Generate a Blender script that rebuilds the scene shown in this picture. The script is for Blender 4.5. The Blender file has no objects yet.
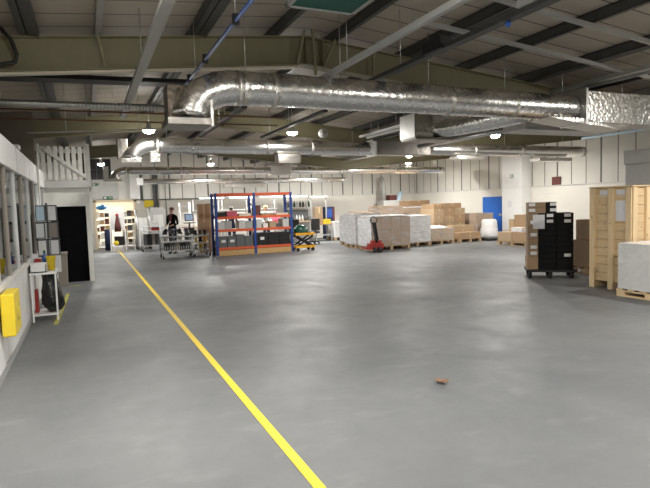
import bpy, math, random
from mathutils import Vector, Matrix
random.seed(11)
S = bpy.context.scene
COL = S.collection
PI = math.pi

# ------------------------------------------------------------------ camera, world, exposure
cam_d = bpy.data.cameras.new('camera'); cam = bpy.data.objects.new('camera', cam_d); COL.objects.link(cam)
cam_d.sensor_width = 36.0; cam_d.lens = 540.0 / 650.0 * 36.0; cam_d.clip_end = 200
yaw, pitch, roll = math.radians(23.72), math.radians(4.16), math.radians(1.75)
cam.matrix_world = (Matrix.Translation((0, 0, 1.6)) @ Matrix.Rotation(-yaw, 4, 'Z') @
                    Matrix.Rotation(PI / 2 - pitch, 4, 'X') @ Matrix.Rotation(-roll, 4, 'Z'))
S.camera = cam
w = bpy.data.worlds.new('world'); S.world = w; w.use_nodes = True
w.node_tree.nodes['Background'].inputs[0].default_value = (0.6, 0.65, 0.75, 1)
w.node_tree.nodes['Background'].inputs[1].default_value = 0.02
S.view_settings.view_transform = 'Standard'; S.view_settings.look = 'None'
S.view_settings.gamma = 1.0; S.view_settings.use_curve_mapping = False
S.view_settings.exposure = 1.0
LAMP = 1.0          # overall lamp power factor

# ------------------------------------------------------------------ materials
def newmat(name):
    m = bpy.data.materials.new(name); m.use_nodes = True
    nt = m.node_tree; return m, nt, nt.nodes['Principled BSDF']
def coords(nt, kind='Object'):
    n = nt.nodes.new('ShaderNodeTexCoord'); return n.outputs[kind]
def mat(name, col, rough=0.6, metal=0.0, var=0.12, scale=6.0, bump=0.0, bscale=60.0, trans=0.0, spec=0.5):
    m, nt, b = newmat(name)
    b.inputs['Roughness'].default_value = rough; b.inputs['Metallic'].default_value = metal
    b.inputs['Specular IOR Level'].default_value = spec
    if trans: b.inputs['Transmission Weight'].default_value = trans
    c = coords(nt)
    no = nt.nodes.new('ShaderNodeTexNoise'); no.inputs['Scale'].default_value = scale; no.inputs['Detail'].default_value = 4
    nt.links.new(c, no.inputs['Vector'])
    mx = nt.nodes.new('ShaderNodeMix'); mx.data_type = 'RGBA'
    mx.inputs[6].default_value = (*[max(0, x * (1 - var)) for x in col], 1)
    mx.inputs[7].default_value = (*[min(1, x * (1 + var)) for x in col], 1)
    nt.links.new(no.outputs['Fac'], mx.inputs[0]); nt.links.new(mx.outputs[2], b.inputs['Base Color'])
    if bump:
        n2 = nt.nodes.new('ShaderNodeTexNoise'); n2.inputs['Scale'].default_value = bscale; n2.inputs['Detail'].default_value = 3
        nt.links.new(c, n2.inputs['Vector'])
        bp = nt.nodes.new('ShaderNodeBump'); bp.inputs['Strength'].default_value = bump; bp.inputs['Distance'].default_value = 0.02
        nt.links.new(n2.outputs['Fac'], bp.inputs['Height']); nt.links.new(bp.outputs[0], b.inputs['Normal'])
    return m
def emit(name, col, s):
    m, nt, b = newmat(name)
    b.inputs['Base Color'].default_value = (*col, 1); b.inputs['Emission Color'].default_value = (*col, 1)
    b.inputs['Emission Strength'].default_value = s
    return m
def mathn(nt, op, a, b=None, c=None):
    n = nt.nodes.new('ShaderNodeMath'); n.operation = op
    for i, x in enumerate((a, b, c)):
        if x is None: continue
        if isinstance(x, (int, float)): n.inputs[i].default_value = x
        else: nt.links.new(x, n.inputs[i])
    return n.outputs[0]
def seam_mat(name, col, seam, axis, step, width, rough=0.6, thick_every=0, off=0.0, axis2=None, step2=0, width2=0):
    """painted sheet panels with dark joints at a regular spacing (world metres)"""
    m, nt, b = newmat(name); b.inputs['Roughness'].default_value = rough
    sp = nt.nodes.new('ShaderNodeSeparateXYZ'); nt.links.new(coords(nt), sp.inputs[0])
    def line(ax, st, wd, of=0.0):
        v = mathn(nt, 'ADD', sp.outputs[ax], 1000.0 * st + of)
        return mathn(nt, 'LESS_THAN', mathn(nt, 'MODULO', v, st), wd)
    l = line(axis, step, width, off)
    if thick_every: l = mathn(nt, 'MAXIMUM', l, line(axis, step * thick_every, width * 2.0, off))
    if axis2 is not None: l = mathn(nt, 'MAXIMUM', l, line(axis2, step2, width2))
    no = nt.nodes.new('ShaderNodeTexNoise'); no.inputs['Scale'].default_value = 0.9; no.inputs['Detail'].default_value = 5
    nt.links.new(coords(nt), no.inputs['Vector'])
    mx0 = nt.nodes.new('ShaderNodeMix'); mx0.data_type = 'RGBA'
    mx0.inputs[6].default_value = (*[x * .86 for x in col], 1); mx0.inputs[7].default_value = (*[min(1, x * 1.08) for x in col], 1)
    nt.links.new(no.outputs['Fac'], mx0.inputs[0])
    mx = nt.nodes.new('ShaderNodeMix'); mx.data_type = 'RGBA'
    nt.links.new(l, mx.inputs[0]); nt.links.new(mx0.outputs[2], mx.inputs[6]); mx.inputs[7].default_value = (*seam, 1)
    nt.links.new(mx.outputs[2], b.inputs['Base Color'])
    return m
def floor_mat():
    m, nt, b = newmat('painted_concrete')
    c = coords(nt)
    def noise(sc, det=6, ro=.6, dist=0.0):
        n = nt.nodes.new('ShaderNodeTexNoise'); n.inputs['Scale'].default_value = sc; n.inputs['Detail'].default_value = det
        n.inputs['Roughness'].default_value = ro; n.inputs['Distortion'].default_value = dist
        nt.links.new(c, n.inputs['Vector']); return n.outputs['Fac']
    def ramp(x, a, b_):
        r = nt.nodes.new('ShaderNodeMapRange'); r.inputs[1].default_value = a; r.inputs[2].default_value = b_
        nt.links.new(x, r.inputs[0]); return r.outputs[0]
    big = ramp(noise(.35, 4, .55, .4), .35, .68)
    fine = ramp(noise(5.0, 8, .7, .3), .3, .75)
    mx = nt.nodes.new('ShaderNodeMix'); mx.data_type = 'RGBA'; nt.links.new(big, mx.inputs[0])
    mx.inputs[6].default_value = (.132, .138, .144, 1); mx.inputs[7].default_value = (.208, .213, .215, 1)
    mx2 = nt.nodes.new('ShaderNodeMix'); mx2.data_type = 'RGBA'; mx2.blend_type = 'MULTIPLY'; mx2.inputs[0].default_value = .35
    nt.links.new(mx.outputs[2], mx2.inputs[6])
    cr = nt.nodes.new('ShaderNodeMix'); cr.data_type = 'RGBA'; nt.links.new(fine, cr.inputs[0])
    cr.inputs[6].default_value = (.72, .72, .72, 1); cr.inputs[7].default_value = (1.05, 1.05, 1.05, 1)
    nt.links.new(cr.outputs[2], mx2.inputs[7])
    # pale scuffs: thin stretched noise
    mp = nt.nodes.new('ShaderNodeMapping'); mp.inputs['Rotation'].default_value = (0, 0, .5); mp.inputs['Scale'].default_value = (2.2, 4.5, 1.0)
    nt.links.new(c, mp.inputs[0])
    sn = nt.nodes.new('ShaderNodeTexNoise'); sn.inputs['Scale'].default_value = 1.1; sn.inputs['Detail'].default_value = 7; nt.links.new(mp.outputs[0], sn.inputs['Vector'])
    sc = ramp(sn.outputs['Fac'], .58, .82)
    mx3 = nt.nodes.new('ShaderNodeMix'); mx3.data_type = 'RGBA'; nt.links.new(mathn(nt, 'MULTIPLY', sc, .2), mx3.inputs[0])
    nt.links.new(mx2.outputs[2], mx3.inputs[6]); mx3.inputs[7].default_value = (.38, .38, .36, 1)
    nt.links.new(mx3.outputs[2], b.inputs['Base Color'])
    rr = nt.nodes.new('ShaderNodeMapRange'); nt.links.new(noise(1.3, 6, .65, .5), rr.inputs[0])
    rr.inputs[1].default_value = .3; rr.inputs[2].default_value = .72; rr.inputs[3].default_value = .40; rr.inputs[4].default_value = .62
    nt.links.new(rr.outputs[0], b.inputs['Roughness']); b.inputs['Specular IOR Level'].default_value = .42
    bp = nt.nodes.new('ShaderNodeBump'); bp.inputs['Strength'].default_value = .08; bp.inputs['Distance'].default_value = .01
    nt.links.new(noise(7, 4), bp.inputs['Height']); nt.links.new(bp.outputs[0], b.inputs['Normal'])
    return m
def foil_mat(name, col, rough, bs, strength):
    m, nt, b = newmat(name); b.inputs['Metallic'].default_value = 1.0
    c = coords(nt)
    vo = nt.nodes.new('ShaderNodeTexVoronoi'); vo.inputs['Scale'].default_value = bs; nt.links.new(c, vo.inputs['Vector'])
    no = nt.nodes.new('ShaderNodeTexNoise'); no.inputs['Scale'].default_value = bs * .6; no.inputs['Detail'].default_value = 5; nt.links.new(c, no.inputs['Vector'])
    h = mathn(nt, 'ADD', vo.outputs['Distance'], no.outputs['Fac'])
    bp = nt.nodes.new('ShaderNodeBump'); bp.inputs['Strength'].default_value = strength; bp.inputs['Distance'].default_value = .012
    nt.links.new(h, bp.inputs['Height']); nt.links.new(bp.outputs[0], b.inputs['Normal'])
    mx = nt.nodes.new('ShaderNodeMix'); mx.data_type = 'RGBA'; nt.links.new(no.outputs['Fac'], mx.inputs[0])
    mx.inputs[6].default_value = (*[x * .85 for x in col], 1); mx.inputs[7].default_value = (*col, 1)
    nt.links.new(mx.outputs[2], b.inputs['Base Color'])
    r = nt.nodes.new('ShaderNodeMapRange'); nt.links.new(no.outputs['Fac'], r.inputs[0])
    r.inputs[3].default_value = rough * .8; r.inputs[4].default_value = rough * 1.25
    nt.links.new(r.outputs[0], b.inputs['Roughness'])
    return m
def film_mat(nm, lo, hi):
    m, nt, b = newmat(nm)
    b.inputs['Base Color'].default_value = (.90, .91, .93, 1); b.inputs['Roughness'].default_value = .15
    tr = nt.nodes.new('ShaderNodeBsdfTransparent')
    mxs = nt.nodes.new('ShaderNodeMixShader')
    c = coords(nt)
    no = nt.nodes.new('ShaderNodeTexNoise'); no.inputs['Scale'].default_value = 1.6; no.inputs['Detail'].default_value = 7; no.inputs['Roughness'].default_value = .7
    mp = nt.nodes.new('ShaderNodeMapping'); mp.inputs['Scale'].default_value = (3, 3, 9); mp.inputs['Rotation'].default_value = (.25, .2, 0)
    nt.links.new(c, mp.inputs[0]); nt.links.new(mp.outputs[0], no.inputs['Vector'])
    r = nt.nodes.new('ShaderNodeMapRange'); nt.links.new(no.outputs['Fac'], r.inputs[0])
    r.inputs[1].default_value = .42; r.inputs[2].default_value = .72; r.inputs[3].default_value = lo; r.inputs[4].default_value = hi
    nt.links.new(r.outputs[0], mxs.inputs[0]); nt.links.new(tr.outputs[0], mxs.inputs[1]); nt.links.new(b.outputs[0], mxs.inputs[2])
    bp = nt.nodes.new('ShaderNodeBump'); bp.inputs['Strength'].default_value = .9; bp.inputs['Distance'].default_value = .03
    n2 = nt.nodes.new('ShaderNodeTexNoise'); n2.inputs['Scale'].default_value = 9; n2.inputs['Detail'].default_value = 4; n2.inputs['Distortion'].default_value = 1.2
    nt.links.new(c, n2.inputs['Vector'])
    nt.links.new(n2.outputs['Fac'], bp.inputs['Height']); nt.links.new(bp.outputs[0], b.inputs['Normal'])
    nt.links.new(mxs.outputs[0], nt.nodes['Material Output'].inputs[0])
    return m
def glass_mat():
    m, nt, b = newmat('window_glass')
    tr = nt.nodes.new('ShaderNodeBsdfTransparent'); tr.inputs[0].default_value = (.93, .95, .94, 1)
    gl = nt.nodes.new('ShaderNodeBsdfGlossy'); gl.inputs['Roughness'].default_value = .03
    fr = nt.nodes.new('ShaderNodeFresnel'); fr.inputs[0].default_value = 1.45
    ms = nt.nodes.new('ShaderNodeMixShader')
    nt.links.new(fr.outputs[0], ms.inputs[0]); nt.links.new(tr.outputs[0], ms.inputs[1]); nt.links.new(gl.outputs[0], ms.inputs[2])
    nt.links.new(ms.outputs[0], nt.nodes['Material Output'].inputs[0])
    return m
def pine_mat(name, col, axis):
    m, nt, b = newmat(name); b.inputs['Roughness'].default_value = .65
    c = coords(nt)
    mp = nt.nodes.new('ShaderNodeMapping'); mp.inputs['Scale'].default_value = (2, 2, 26) if axis == 2 else (26, 26, 2); nt.links.new(c, mp.inputs[0])
    no = nt.nodes.new('ShaderNodeTexNoise'); no.inputs['Scale'].default_value = 1.2; no.inputs['Detail'].default_value = 6; nt.links.new(mp.outputs[0], no.inputs['Vector'])
    vo = nt.nodes.new('ShaderNodeTexVoronoi'); vo.inputs['Scale'].default_value = 7; nt.links.new(c, vo.inputs['Vector'])
    knot = mathn(nt, 'LESS_THAN', vo.outputs['Distance'], .1)
    mx = nt.nodes.new('ShaderNodeMix'); mx.data_type = 'RGBA'; nt.links.new(no.outputs['Fac'], mx.inputs[0])
    mx.inputs[6].default_value = (*[x * .72 for x in col], 1); mx.inputs[7].default_value = (*[x * 1.15 for x in col], 1)
    mk = nt.nodes.new('ShaderNodeMix'); mk.data_type = 'RGBA'; nt.links.new(mathn(nt, 'MULTIPLY', knot, .7), mk.inputs[0])
    nt.links.new(mx.outputs[2], mk.inputs[6]); mk.inputs[7].default_value = (.16, .08, .03, 1)
    nt.links.new(mk.outputs[2], b.inputs['Base Color'])
    return m
M = dict(
    floor=floor_mat(),
    roof=seam_mat('roof_sheet', (.44, .385, .315), (.05, .045, .04), 1, .46, .022),
    beam=mat('olive_steel', (.225, .205, .12), .55, var=.08),
    purlin=mat('dark_purlin', (.075, .075, .07), .5, .3),
    zinc=mat('zinc_purlin', (.42, .42, .40), .45, .5),
    block=seam_mat('white_blockwork', (.80, .77, .70), (.70, .67, .60), 2, .22, .006, axis2=1, step2=.44, width2=.006),
    clad_y=seam_mat('wall_cladding_right', (.70, .68, .62), (.10, .10, .09), 1, .62, .035, thick_every=3),
    clad_x=seam_mat('wall_cladding_back', (.72, .71, .66), (.12, .12, .11), 0, .56, .035, thick_every=3),
    white=mat('white_paint', (.78, .77, .73), .5, var=.05),
    brightwhite=mat('clean_white', (.86, .86, .85), .45, var=.03),
    cream=mat('cream_paint', (.72, .66, .54), .55, var=.05),
    brown=mat('brown_board', (.20, .17, .13), .7),
    grey=mat('grey_paint', (.40, .40, .39), .5), lgrey=mat('light_grey_paint', (.60, .60, .58), .5), dgrey=mat('dark_grey', (.10, .105, .11), .5),
    crategrey=mat('grey_plastic', (.13, .14, .145), .5),
    black=mat('black_plastic', (.012, .012, .013), .5), blackfab=mat('black_cloth', (.006, .006, .007), .95, spec=.1),
    blackbox=mat('black_card', (.008, .008, .009), .8, spec=.25),
    bag=mat('black_bin_liner', (.012, .012, .013), .25, bump=.8, bscale=14),
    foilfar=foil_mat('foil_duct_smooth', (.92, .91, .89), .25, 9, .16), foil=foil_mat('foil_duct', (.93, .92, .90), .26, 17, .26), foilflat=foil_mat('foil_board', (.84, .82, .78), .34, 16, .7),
    foildark=foil_mat('foil_dull', (.36, .34, .31), .38, 12, .4), foilbrown=foil_mat('brown_foil', (.20, .17, .135), .36, 10, .5),
    steel=mat('steel', (.62, .62, .61), .35, .9, var=.05), flex=mat('ribbed_conduit', (.55, .55, .53), .4, .8),
    yellow=mat('yellow_paint', (.80, .60, .03), .5, var=.1), line=mat('yellow_floor_paint', (.86, .62, .04), .5, var=.12, scale=14),
    wornline=mat('worn_yellow_paint', (.50, .46, .08), .6, var=.35, scale=30),
    lift=mat('lift_yellow', (.85, .42, .02), .45), orange=mat('orange_rack_beam', (.72, .125, .045), .45), blue=mat('rack_blue', (.025, .07, .30), .45),
    doorblue=mat('door_blue', (.012, .13, .55), .5, var=.08), pipeblue=mat('pipe_blue', (.03, .10, .36), .4), paleblue=mat('pale_blue_pipe', (.55, .72, .85), .35),
    red=mat('red_paint', (.33, .025, .02), .45), pink=mat('pink_plastic', (.55, .10, .16), .5), redbrown=mat('maroon', (.13, .035, .03), .6),
    green=mat('green_mesh', (.015, .10, .075), .7), signgreen=mat('sign_green', (.02, .16, .06), .5), dkgreen=mat('dark_green', (.01, .07, .045), .35),
    card=mat('cardboard', (.42, .28, .165), .75, var=.10), card2=mat('pale_cardboard', (.47, .34, .215), .75, var=.10), card3=mat('dull_cardboard', (.34, .235, .145), .75, var=.12),
    tape=mat('parcel_tape', (.62, .48, .30), .3), label=mat('white_label', (.80, .80, .80), .6, var=.04), paper=mat('printed_paper', (.74, .75, .78), .7, var=.12, scale=40),
    pine=pine_mat('pine_board', (.74, .54, .31), 2), pinev=pine_mat('pine_batten', (.82, .62, .37), 0), ply=mat('plywood', (.60, .38, .17), .6), pallet=mat('pallet_wood', (.44, .31, .18), .75, var=.25),
    film=film_mat('stretch_film', .10, .45), film2=film_mat('white_stretch_film', .66, 1.0), wrap=mat('cloudy_wrap', (.72, .72, .71), .28, bump=.7, bscale=11, var=.15), glass=glass_mat(),
    plasticw=mat('white_sack', (.82, .82, .82), .5, bump=.7, bscale=7), bin=mat('taupe_bin', (.27, .235, .20), .55),
    skin=mat('skin', (.55, .33, .24), .55), hair=mat('dark_hair', (.02, .014, .010), .6), blond=mat('blond_hair', (.50, .34, .13), .6), auburn=mat('brown_hair', (.09, .035, .018), .6),
    navy=mat('navy_cloth', (.015, .025, .07), .8), eye=mat('eye_dark', (.01, .01, .01), .3), lip=mat('lip', (.40, .16, .14), .5), shirt=mat('burgundy_cloth', (.16, .02, .025), .8),
    leaf=mat('dry_leaf', (.27, .15, .085), .7, var=.35, scale=40), lampglow=emit('lamp_glow', (1, .97, .90), 26), tube=emit('tube_glow', (.95, .98, 1), 5),
    warm=mat('warm_wall', (.85, .72, .52), .6, var=.04), litscreen=emit('screen_glow', (.5, .7, 1), .15), polyblue=mat('blue_bag', (.05, .30, .75), .4),
    rubber=mat('rubber', (.02, .02, .02), .7), cable=mat('cable_black', (.015, .015, .015), .5), copper=mat('rust_pipe', (.20, .08, .04), .5))

# ------------------------------------------------------------------ mesh building
class MB:
    def __init__(s): s.v = []; s.f = []; s.sm = []
    def add(s, vs, fs, smooth=False):
        o = len(s.v); s.v += [tuple(v) for v in vs]; s.f += [tuple(i + o for i in f) for f in fs]; s.sm += [smooth] * len(fs); return s
    def box(s, c, d, rz=0.0, ry=0.0, rx=0.0, top=1.0):
        x, y, z = d[0] / 2, d[1] / 2, d[2] / 2
        vs = [(-x, -y, -z), (x, -y, -z), (x, y, -z), (-x, y, -z), (-x * top, -y * top, z), (x * top, -y * top, z), (x * top, y * top, z), (-x * top, y * top, z)]
        if rz or ry or rx:
            R = Matrix.Rotation(rz, 3, 'Z') @ Matrix.Rotation(ry, 3, 'Y') @ Matrix.Rotation(rx, 3, 'X'); vs = [R @ Vector(v) for v in vs]
        return s.add([(v[0] + c[0], v[1] + c[1], v[2] + c[2]) for v in vs], [(0, 3, 2, 1), (4, 5, 6, 7), (0, 1, 5, 4), (1, 2, 6, 5), (2, 3, 7, 6), (3, 0, 4, 7)])
    def b2(s, a, b): return s.box([(a[i] + b[i]) / 2 for i in range(3)], [abs(b[i] - a[i]) for i in range(3)])
    def tube(s, pts, r, n=10, caps=True):
        P = [Vector(p) for p in pts]; rs = r if isinstance(r, (list, tuple)) else [r] * len(P)
        t0 = (P[1] - P[0]).normalized(); up = Vector((0, 0, 1)) if abs(t0.z) < .9 else Vector((1, 0, 0)); u = t0.cross(up).normalized(); vs = []
        for i, p in enumerate(P):
            t = ((P[min(i + 1, len(P) - 1)] - P[max(i - 1, 0)])).normalized()
            u = (u - t * u.dot(t)).normalized(); b = t.cross(u)
            for k in range(n):
                a = 2 * PI * k / n; vs.append(p + (u * math.cos(a) + b * math.sin(a)) * rs[i])
        fs = [(i * n + k, i * n + (k + 1) % n, (i + 1) * n + (k + 1) % n, (i + 1) * n + k) for i in range(len(P) - 1) for k in range(n)]
        s.add(vs, fs, True)
        if caps:
            o = len(s.v) - len(vs); s.f += [tuple(o + k for k in range(n))[::-1], tuple(o + (len(P) - 1) * n + k for k in range(n))]; s.sm += [False, False]
        return s
    def bar(s, p, q, w, h=None):
        h = h or w; P, Q = Vector(p), Vector(q); t = (Q - P).normalized(); up = Vector((0, 0, 1)) if abs(t.z) < .95 else Vector((0, 1, 0))
        u = t.cross(up).normalized() * w / 2; b = u.cross(t).normalized() * h / 2
        vs = [P - u - b, P + u - b, P + u + b, P - u + b, Q - u - b, Q + u - b, Q + u + b, Q - u + b]
        return s.add(vs, [(0, 3, 2, 1), (4, 5, 6, 7), (0, 1, 5, 4), (1, 2, 6, 5), (2, 3, 7, 6), (3, 0, 4, 7)])
    def ball(s, c, r, nu=14, nv=10):
        r = r if isinstance(r, (list, tuple)) else (r, r, r); vs = []; fs = []
        for j in range(nv + 1):
            th = PI * j / nv
            for i in range(nu):
                a = 2 * PI * i / nu; vs.append((c[0] + r[0] * math.sin(th) * math.cos(a), c[1] + r[1] * math.sin(th) * math.sin(a), c[2] + r[2] * math.cos(th)))
        for j in range(nv):
            for i in range(nu): fs.append((j * nu + i, (j + 1) * nu + i, (j + 1) * nu + (i + 1) % nu, j * nu + (i + 1) % nu))
        return s.add(vs, fs, True)
    def lathe(s, prof, c, n=16):
        vs = []; fs = []
        for r, z in prof:
            for i in range(n):
                a = 2 * PI * i / n; vs.append((c[0] + r * math.cos(a), c[1] + r * math.sin(a), c[2] + z))
        for j in range(len(prof) - 1):
            for i in range(n): fs.append((j * n + i, j * n + (i + 1) % n, (j + 1) * n + (i + 1) % n, (j + 1) * n + i))
        return s.add(vs, fs, True)
    def prism(s, poly, z0, z1):
        n = len(poly)
        return s.add([(x, y, z0) for x, y in poly] + [(x, y, z1) for x, y in poly],
                     [tuple(range(n))[::-1], tuple(range(n, 2 * n))] + [(i, (i + 1) % n, n + (i + 1) % n, n + i) for i in range(n)])
    def build(s, name, m, parent=None, loc=(0, 0, 0), bevel=0.0):
        me = bpy.data.meshes.new(name); me.from_pydata(s.v, [], s.f)
        me.polygons.foreach_set('use_smooth', s.sm); me.materials.append(M[m] if isinstance(m, str) else m); me.update()
        o = bpy.data.objects.new(name, me); COL.objects.link(o); o.location = loc
        if parent: o.parent = parent
        if bevel:
            bv = o.modifiers.new('bevel', 'BEVEL'); bv.width = bevel; bv.segments = 2; bv.limit_method = 'ANGLE'
        return o
def tag(o, label, cat, group=None):
    o['label'] = label; o['category'] = cat
    if group: o['group'] = group
    return o
def thing(name, label, cat, loc=(0, 0, 0), rz=0.0, group=None):
    o = bpy.data.objects.new(name, None); COL.objects.link(o); o.location = loc; o.rotation_euler = (0, 0, rz); o.empty_display_size = .1
    return tag(o, label, cat, group)
def struct(name, mb, m, parent=None, bevel=0.0):
    o = mb.build(name, m, parent, bevel=bevel)
    if not parent: o['kind'] = 'structure'
    return o
def sempty(name, loc=(0, 0, 0)):
    o = bpy.data.objects.new(name, None); COL.objects.link(o); o.location = loc; o['kind'] = 'structure'; return o
def copy_tree(o, parent=None):
    c = o.copy(); COL.objects.link(c)
    if parent: c.parent = parent
    for ch in list(o.children): copy_tree(ch, c)
    return c
def dup(root, loc, label, rz=None, group=None):
    c = copy_tree(root); c.location = loc; c['label'] = label
    if rz is not None: c.rotation_euler = (0, 0, rz)
    if group: c['group'] = group
    return c
def textobj(txt, size, m, loc, rot, parent=None, name='lettering'):
    cu = bpy.data.curves.new(name, 'FONT'); cu.body = txt; cu.size = size; cu.extrude = .002; cu.align_x = 'CENTER'; cu.align_y = 'CENTER'
    t = bpy.data.objects.new(name, cu); COL.objects.link(t)
    dg = bpy.context.evaluated_depsgraph_get(); me = bpy.data.meshes.new_from_object(t.evaluated_get(dg))
    bpy.data.objects.remove(t); me.materials.clear(); me.materials.append(M[m])
    o = bpy.data.objects.new(name, me); COL.objects.link(o); o.location = loc; o.rotation_euler = rot
    if parent: o.parent = parent
    return o
ORD = ['topmost', 'second from the top', 'third from the top', 'fourth from the top', 'fifth from the top', 'sixth from the top', 'seventh from the top', 'eighth from the top', 'ninth from the top', 'tenth from the top', 'eleventh from the top', 'twelfth from the top']
NTH = ['first', 'second', 'third', 'fourth', 'fifth', 'sixth', 'seventh', 'eighth', 'ninth', 'tenth']

# ------------------------------------------------------------------ setting
RX, VR, VL, WR, WB = 3.0, 9.6, -3.6, 16.0, 24.4      # ridge, valleys, right wall, back wall
def btop(x):      # top of the portal beams
    if x > VR: return 4.0 - .095 * (VR - RX) + .095 * (x - VR)
    if x < VL: return 4.0 - .095 * (RX - VL) + .095 * (VL - x)
    return 4.0 - .095 * abs(x - RX)
def rz_(x): return btop(x) + .14
struct('floor', MB().b2((-8, -5, -.1), (17, 29, 0)), 'floor')
mb = MB()
for a, b in ((-8, VL), (VL, RX), (RX, VR), (VR, WR + .2)):
    for dz in (0,):
        mb.add([(a, -5, rz_(a)), (b, -5, rz_(b)), (b, 29, rz_(b)), (a, 29, rz_(a)), (a, -5, rz_(a) + .1), (b, -5, rz_(b) + .1), (b, 29, rz_(b) + .1), (a, 29, rz_(a) + .1)],
               [(0, 3, 2, 1), (4, 5, 6, 7), (0, 1, 5, 4), (1, 2, 6, 5), (2, 3, 7, 6), (3, 0, 4, 7)])
struct('ceiling', mb, 'roof')
wr = sempty('wall_right')
MB().b2((WR, -5, 0), (WR + .2, 29, 2.06)).build('block_base', 'block', wr)
MB().b2((WR + .03, -5, 2.06), (WR + .2, 29, 4.6)).build('cladding', 'clad_y', wr)
MB().b2((WR - .03, -5, 2.04), (WR, WB, 2.07)).build('rail', 'lgrey', wr)
wb = sempty('wall_back')
mb = MB().b2((-8, WB, 0), (.36, WB + .2, 2.06)); mb.b2((1.92, WB, 0), (WR, WB + .2, 2.06)); mb.b2((.36, WB, 2.0), (1.92, WB + .2, 2.06)); mb.build('block_base', 'block', wb)
MB().b2((-8, WB + .03, 2.06), (2.0, WB + .2, 4.6)).build('plain_panel', 'white', wb)
MB().b2((2.0, WB + .03, 2.06), (WR, WB + .2, 4.6)).build('cladding', 'clad_x', wb)
MB().b2((2.0, WB - .03, 2.04), (WR, WB, 2.07)).build('rail', 'lgrey', wb)
struct('wall_front', MB().b2((-8, -5.2, 0), (17, -5, 4.6)), 'cream')
struct('wall_left', MB().b2((-8.2, -5, 0), (-8, 29, 4.6)), 'brown')
struct('trim_1', MB().b2((1.09, -4, .001), (1.155, 23.0, .004)), 'line')           # the yellow floor line
struct('trim_2', MB().prism([(-.52, 8.6), (-.46, 8.6), (-.385, 11.7), (-.445, 11.7)], .001, .004), 'wornline')
struct('trim_3', MB().b2((-.40, 13.0), (-.15, 13.06)) if False else MB().b2((-.42, 12.9, .001), (-.2, 12.96, .004)), 'wornline')
# lit store room behind the doorway
struct('wall_store', MB().b2((-1.2, 28, 0), (3.4, 28.1, 2.6)).b2((-1.3, WB + .2, 0), (-1.2, 28.1, 2.6)).b2((3.4, WB + .2, 0), (3.5, 28.1, 2.6)).b2((-1.2, WB + .2, 2.5), (3.4, 28, 2.6)), 'warm')
d1 = sempty('door_1', (1.14, WB, 0))
MB().b2((-.84, -.05, 0), (-.74, .2, 2.06)).b2((.74, -.05, 0), (.84, .2, 2.06)).b2((-.84, -.05, 1.98), (.84, .2, 2.08)).build('frame', 'warm', d1, bevel=.005)
# portal frames
for fy in (1.3, 7.35, 13.4, 19.45):
    bm = sempty('roof_beam')
    for a, b in ((-8, VL), (VL, RX), (RX, VR), (VR, WR)):
        mb = MB()
        def pr8(y0, y1, d0, d1):
            za, zb = btop(a), btop(b)
            mb.add([(a, y0, za - d1), (b, y0, zb - d1), (b, y1, zb - d1), (a, y1, za - d1), (a, y0, za - d0), (b, y0, zb - d0), (b, y1, zb - d0), (a, y1, za - d0)],
                   [(0, 3, 2, 1), (4, 5, 6, 7), (0, 1, 5, 4), (1, 2, 6, 5), (2, 3, 7, 6), (3, 0, 4, 7)])
        pr8(fy - .006, fy + .006, .012, .40); pr8(fy - .09, fy + .09, 0, .014); pr8(fy - .09, fy + .09, .386, .40)
        mb.build('rafter', 'beam', bm)
    MB().b2((RX - .008, fy - .088, 3.62), (RX + .008, fy + .088, 3.98)).b2((RX + .25, fy - .088, 3.60), (RX + .265, fy + .088, 3.96)).build('stiffener', 'beam', bm)
# purlins along the building
for i, px in enumerate((-6, -4.8, -2.6, -1.55, -.55, .26, 1.42, 2.55, 3.45, 4.7, 5.85, 7.1, 8.4, 10.6, 11.8, 13.0, 14.2, 15.4)):
    mb = MB(); z = btop(px)
    mb.b2((px - .035, -4.8, z + .001), (px + .035, WB, z + .012)).b2((px - .035, -4.8, z + .128), (px + .035, WB, z + .139)).b2((px - .035, -4.8, z), (px - .02, WB, z + .139))
    if i in (4, 6, 9, 11): mb.b2((px + .05, -4.8, z), (px + .16, WB, z + .08))
    struct('roof_purlin', mb, 'zinc' if i in (5, 13) else 'purlin')
for yy in (4.9, 5.9):
    struct('roof_rail', MB().bar((3.9, yy, btop(3.9) - .03), (9.4, yy, btop(9.4) - .03), .05, .05), 'zinc')
struct('roof_rail', MB().b2((7.72, -4, btop(7.7) - .09), (7.84, WB, btop(7.7) - .03)).b2((7.9, -4, btop(7.7) - .12), (7.94, WB, btop(7.7) - .04)), 'zinc')
struct('roof_gutter', MB().b2((VR - .2, -4.8, 3.30), (VR + .2, WB, 3.52)), 'zinc')
# boxed column 28 on the right wall
c28 = sempty('wall_column')
MB().b2((15.55, 16.2, 0), (16.02, 17.3, 4.2)).build('boxing', 'brightwhite', c28)
MB().b2((15.53, 16.18, 2.05), (16.0, 17.32, 2.07)).build('ledge', 'white', c28)
textobj('28', .22, 'signgreen', (15.545, 16.75, 2.5), (PI / 2, 0, -PI / 2), c28, 'number')
# blue door
d2 = sempty('door_2', (15.96, 18.25, 0))
MB().b2((-.03, -.68, 0), (.03, .68, 1.72)).build('leaf', 'doorblue', d2)
MB().b2((-.05, -.5, .9), (-.03, -.35, 1.0)).build('handle', 'steel', d2)
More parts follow.
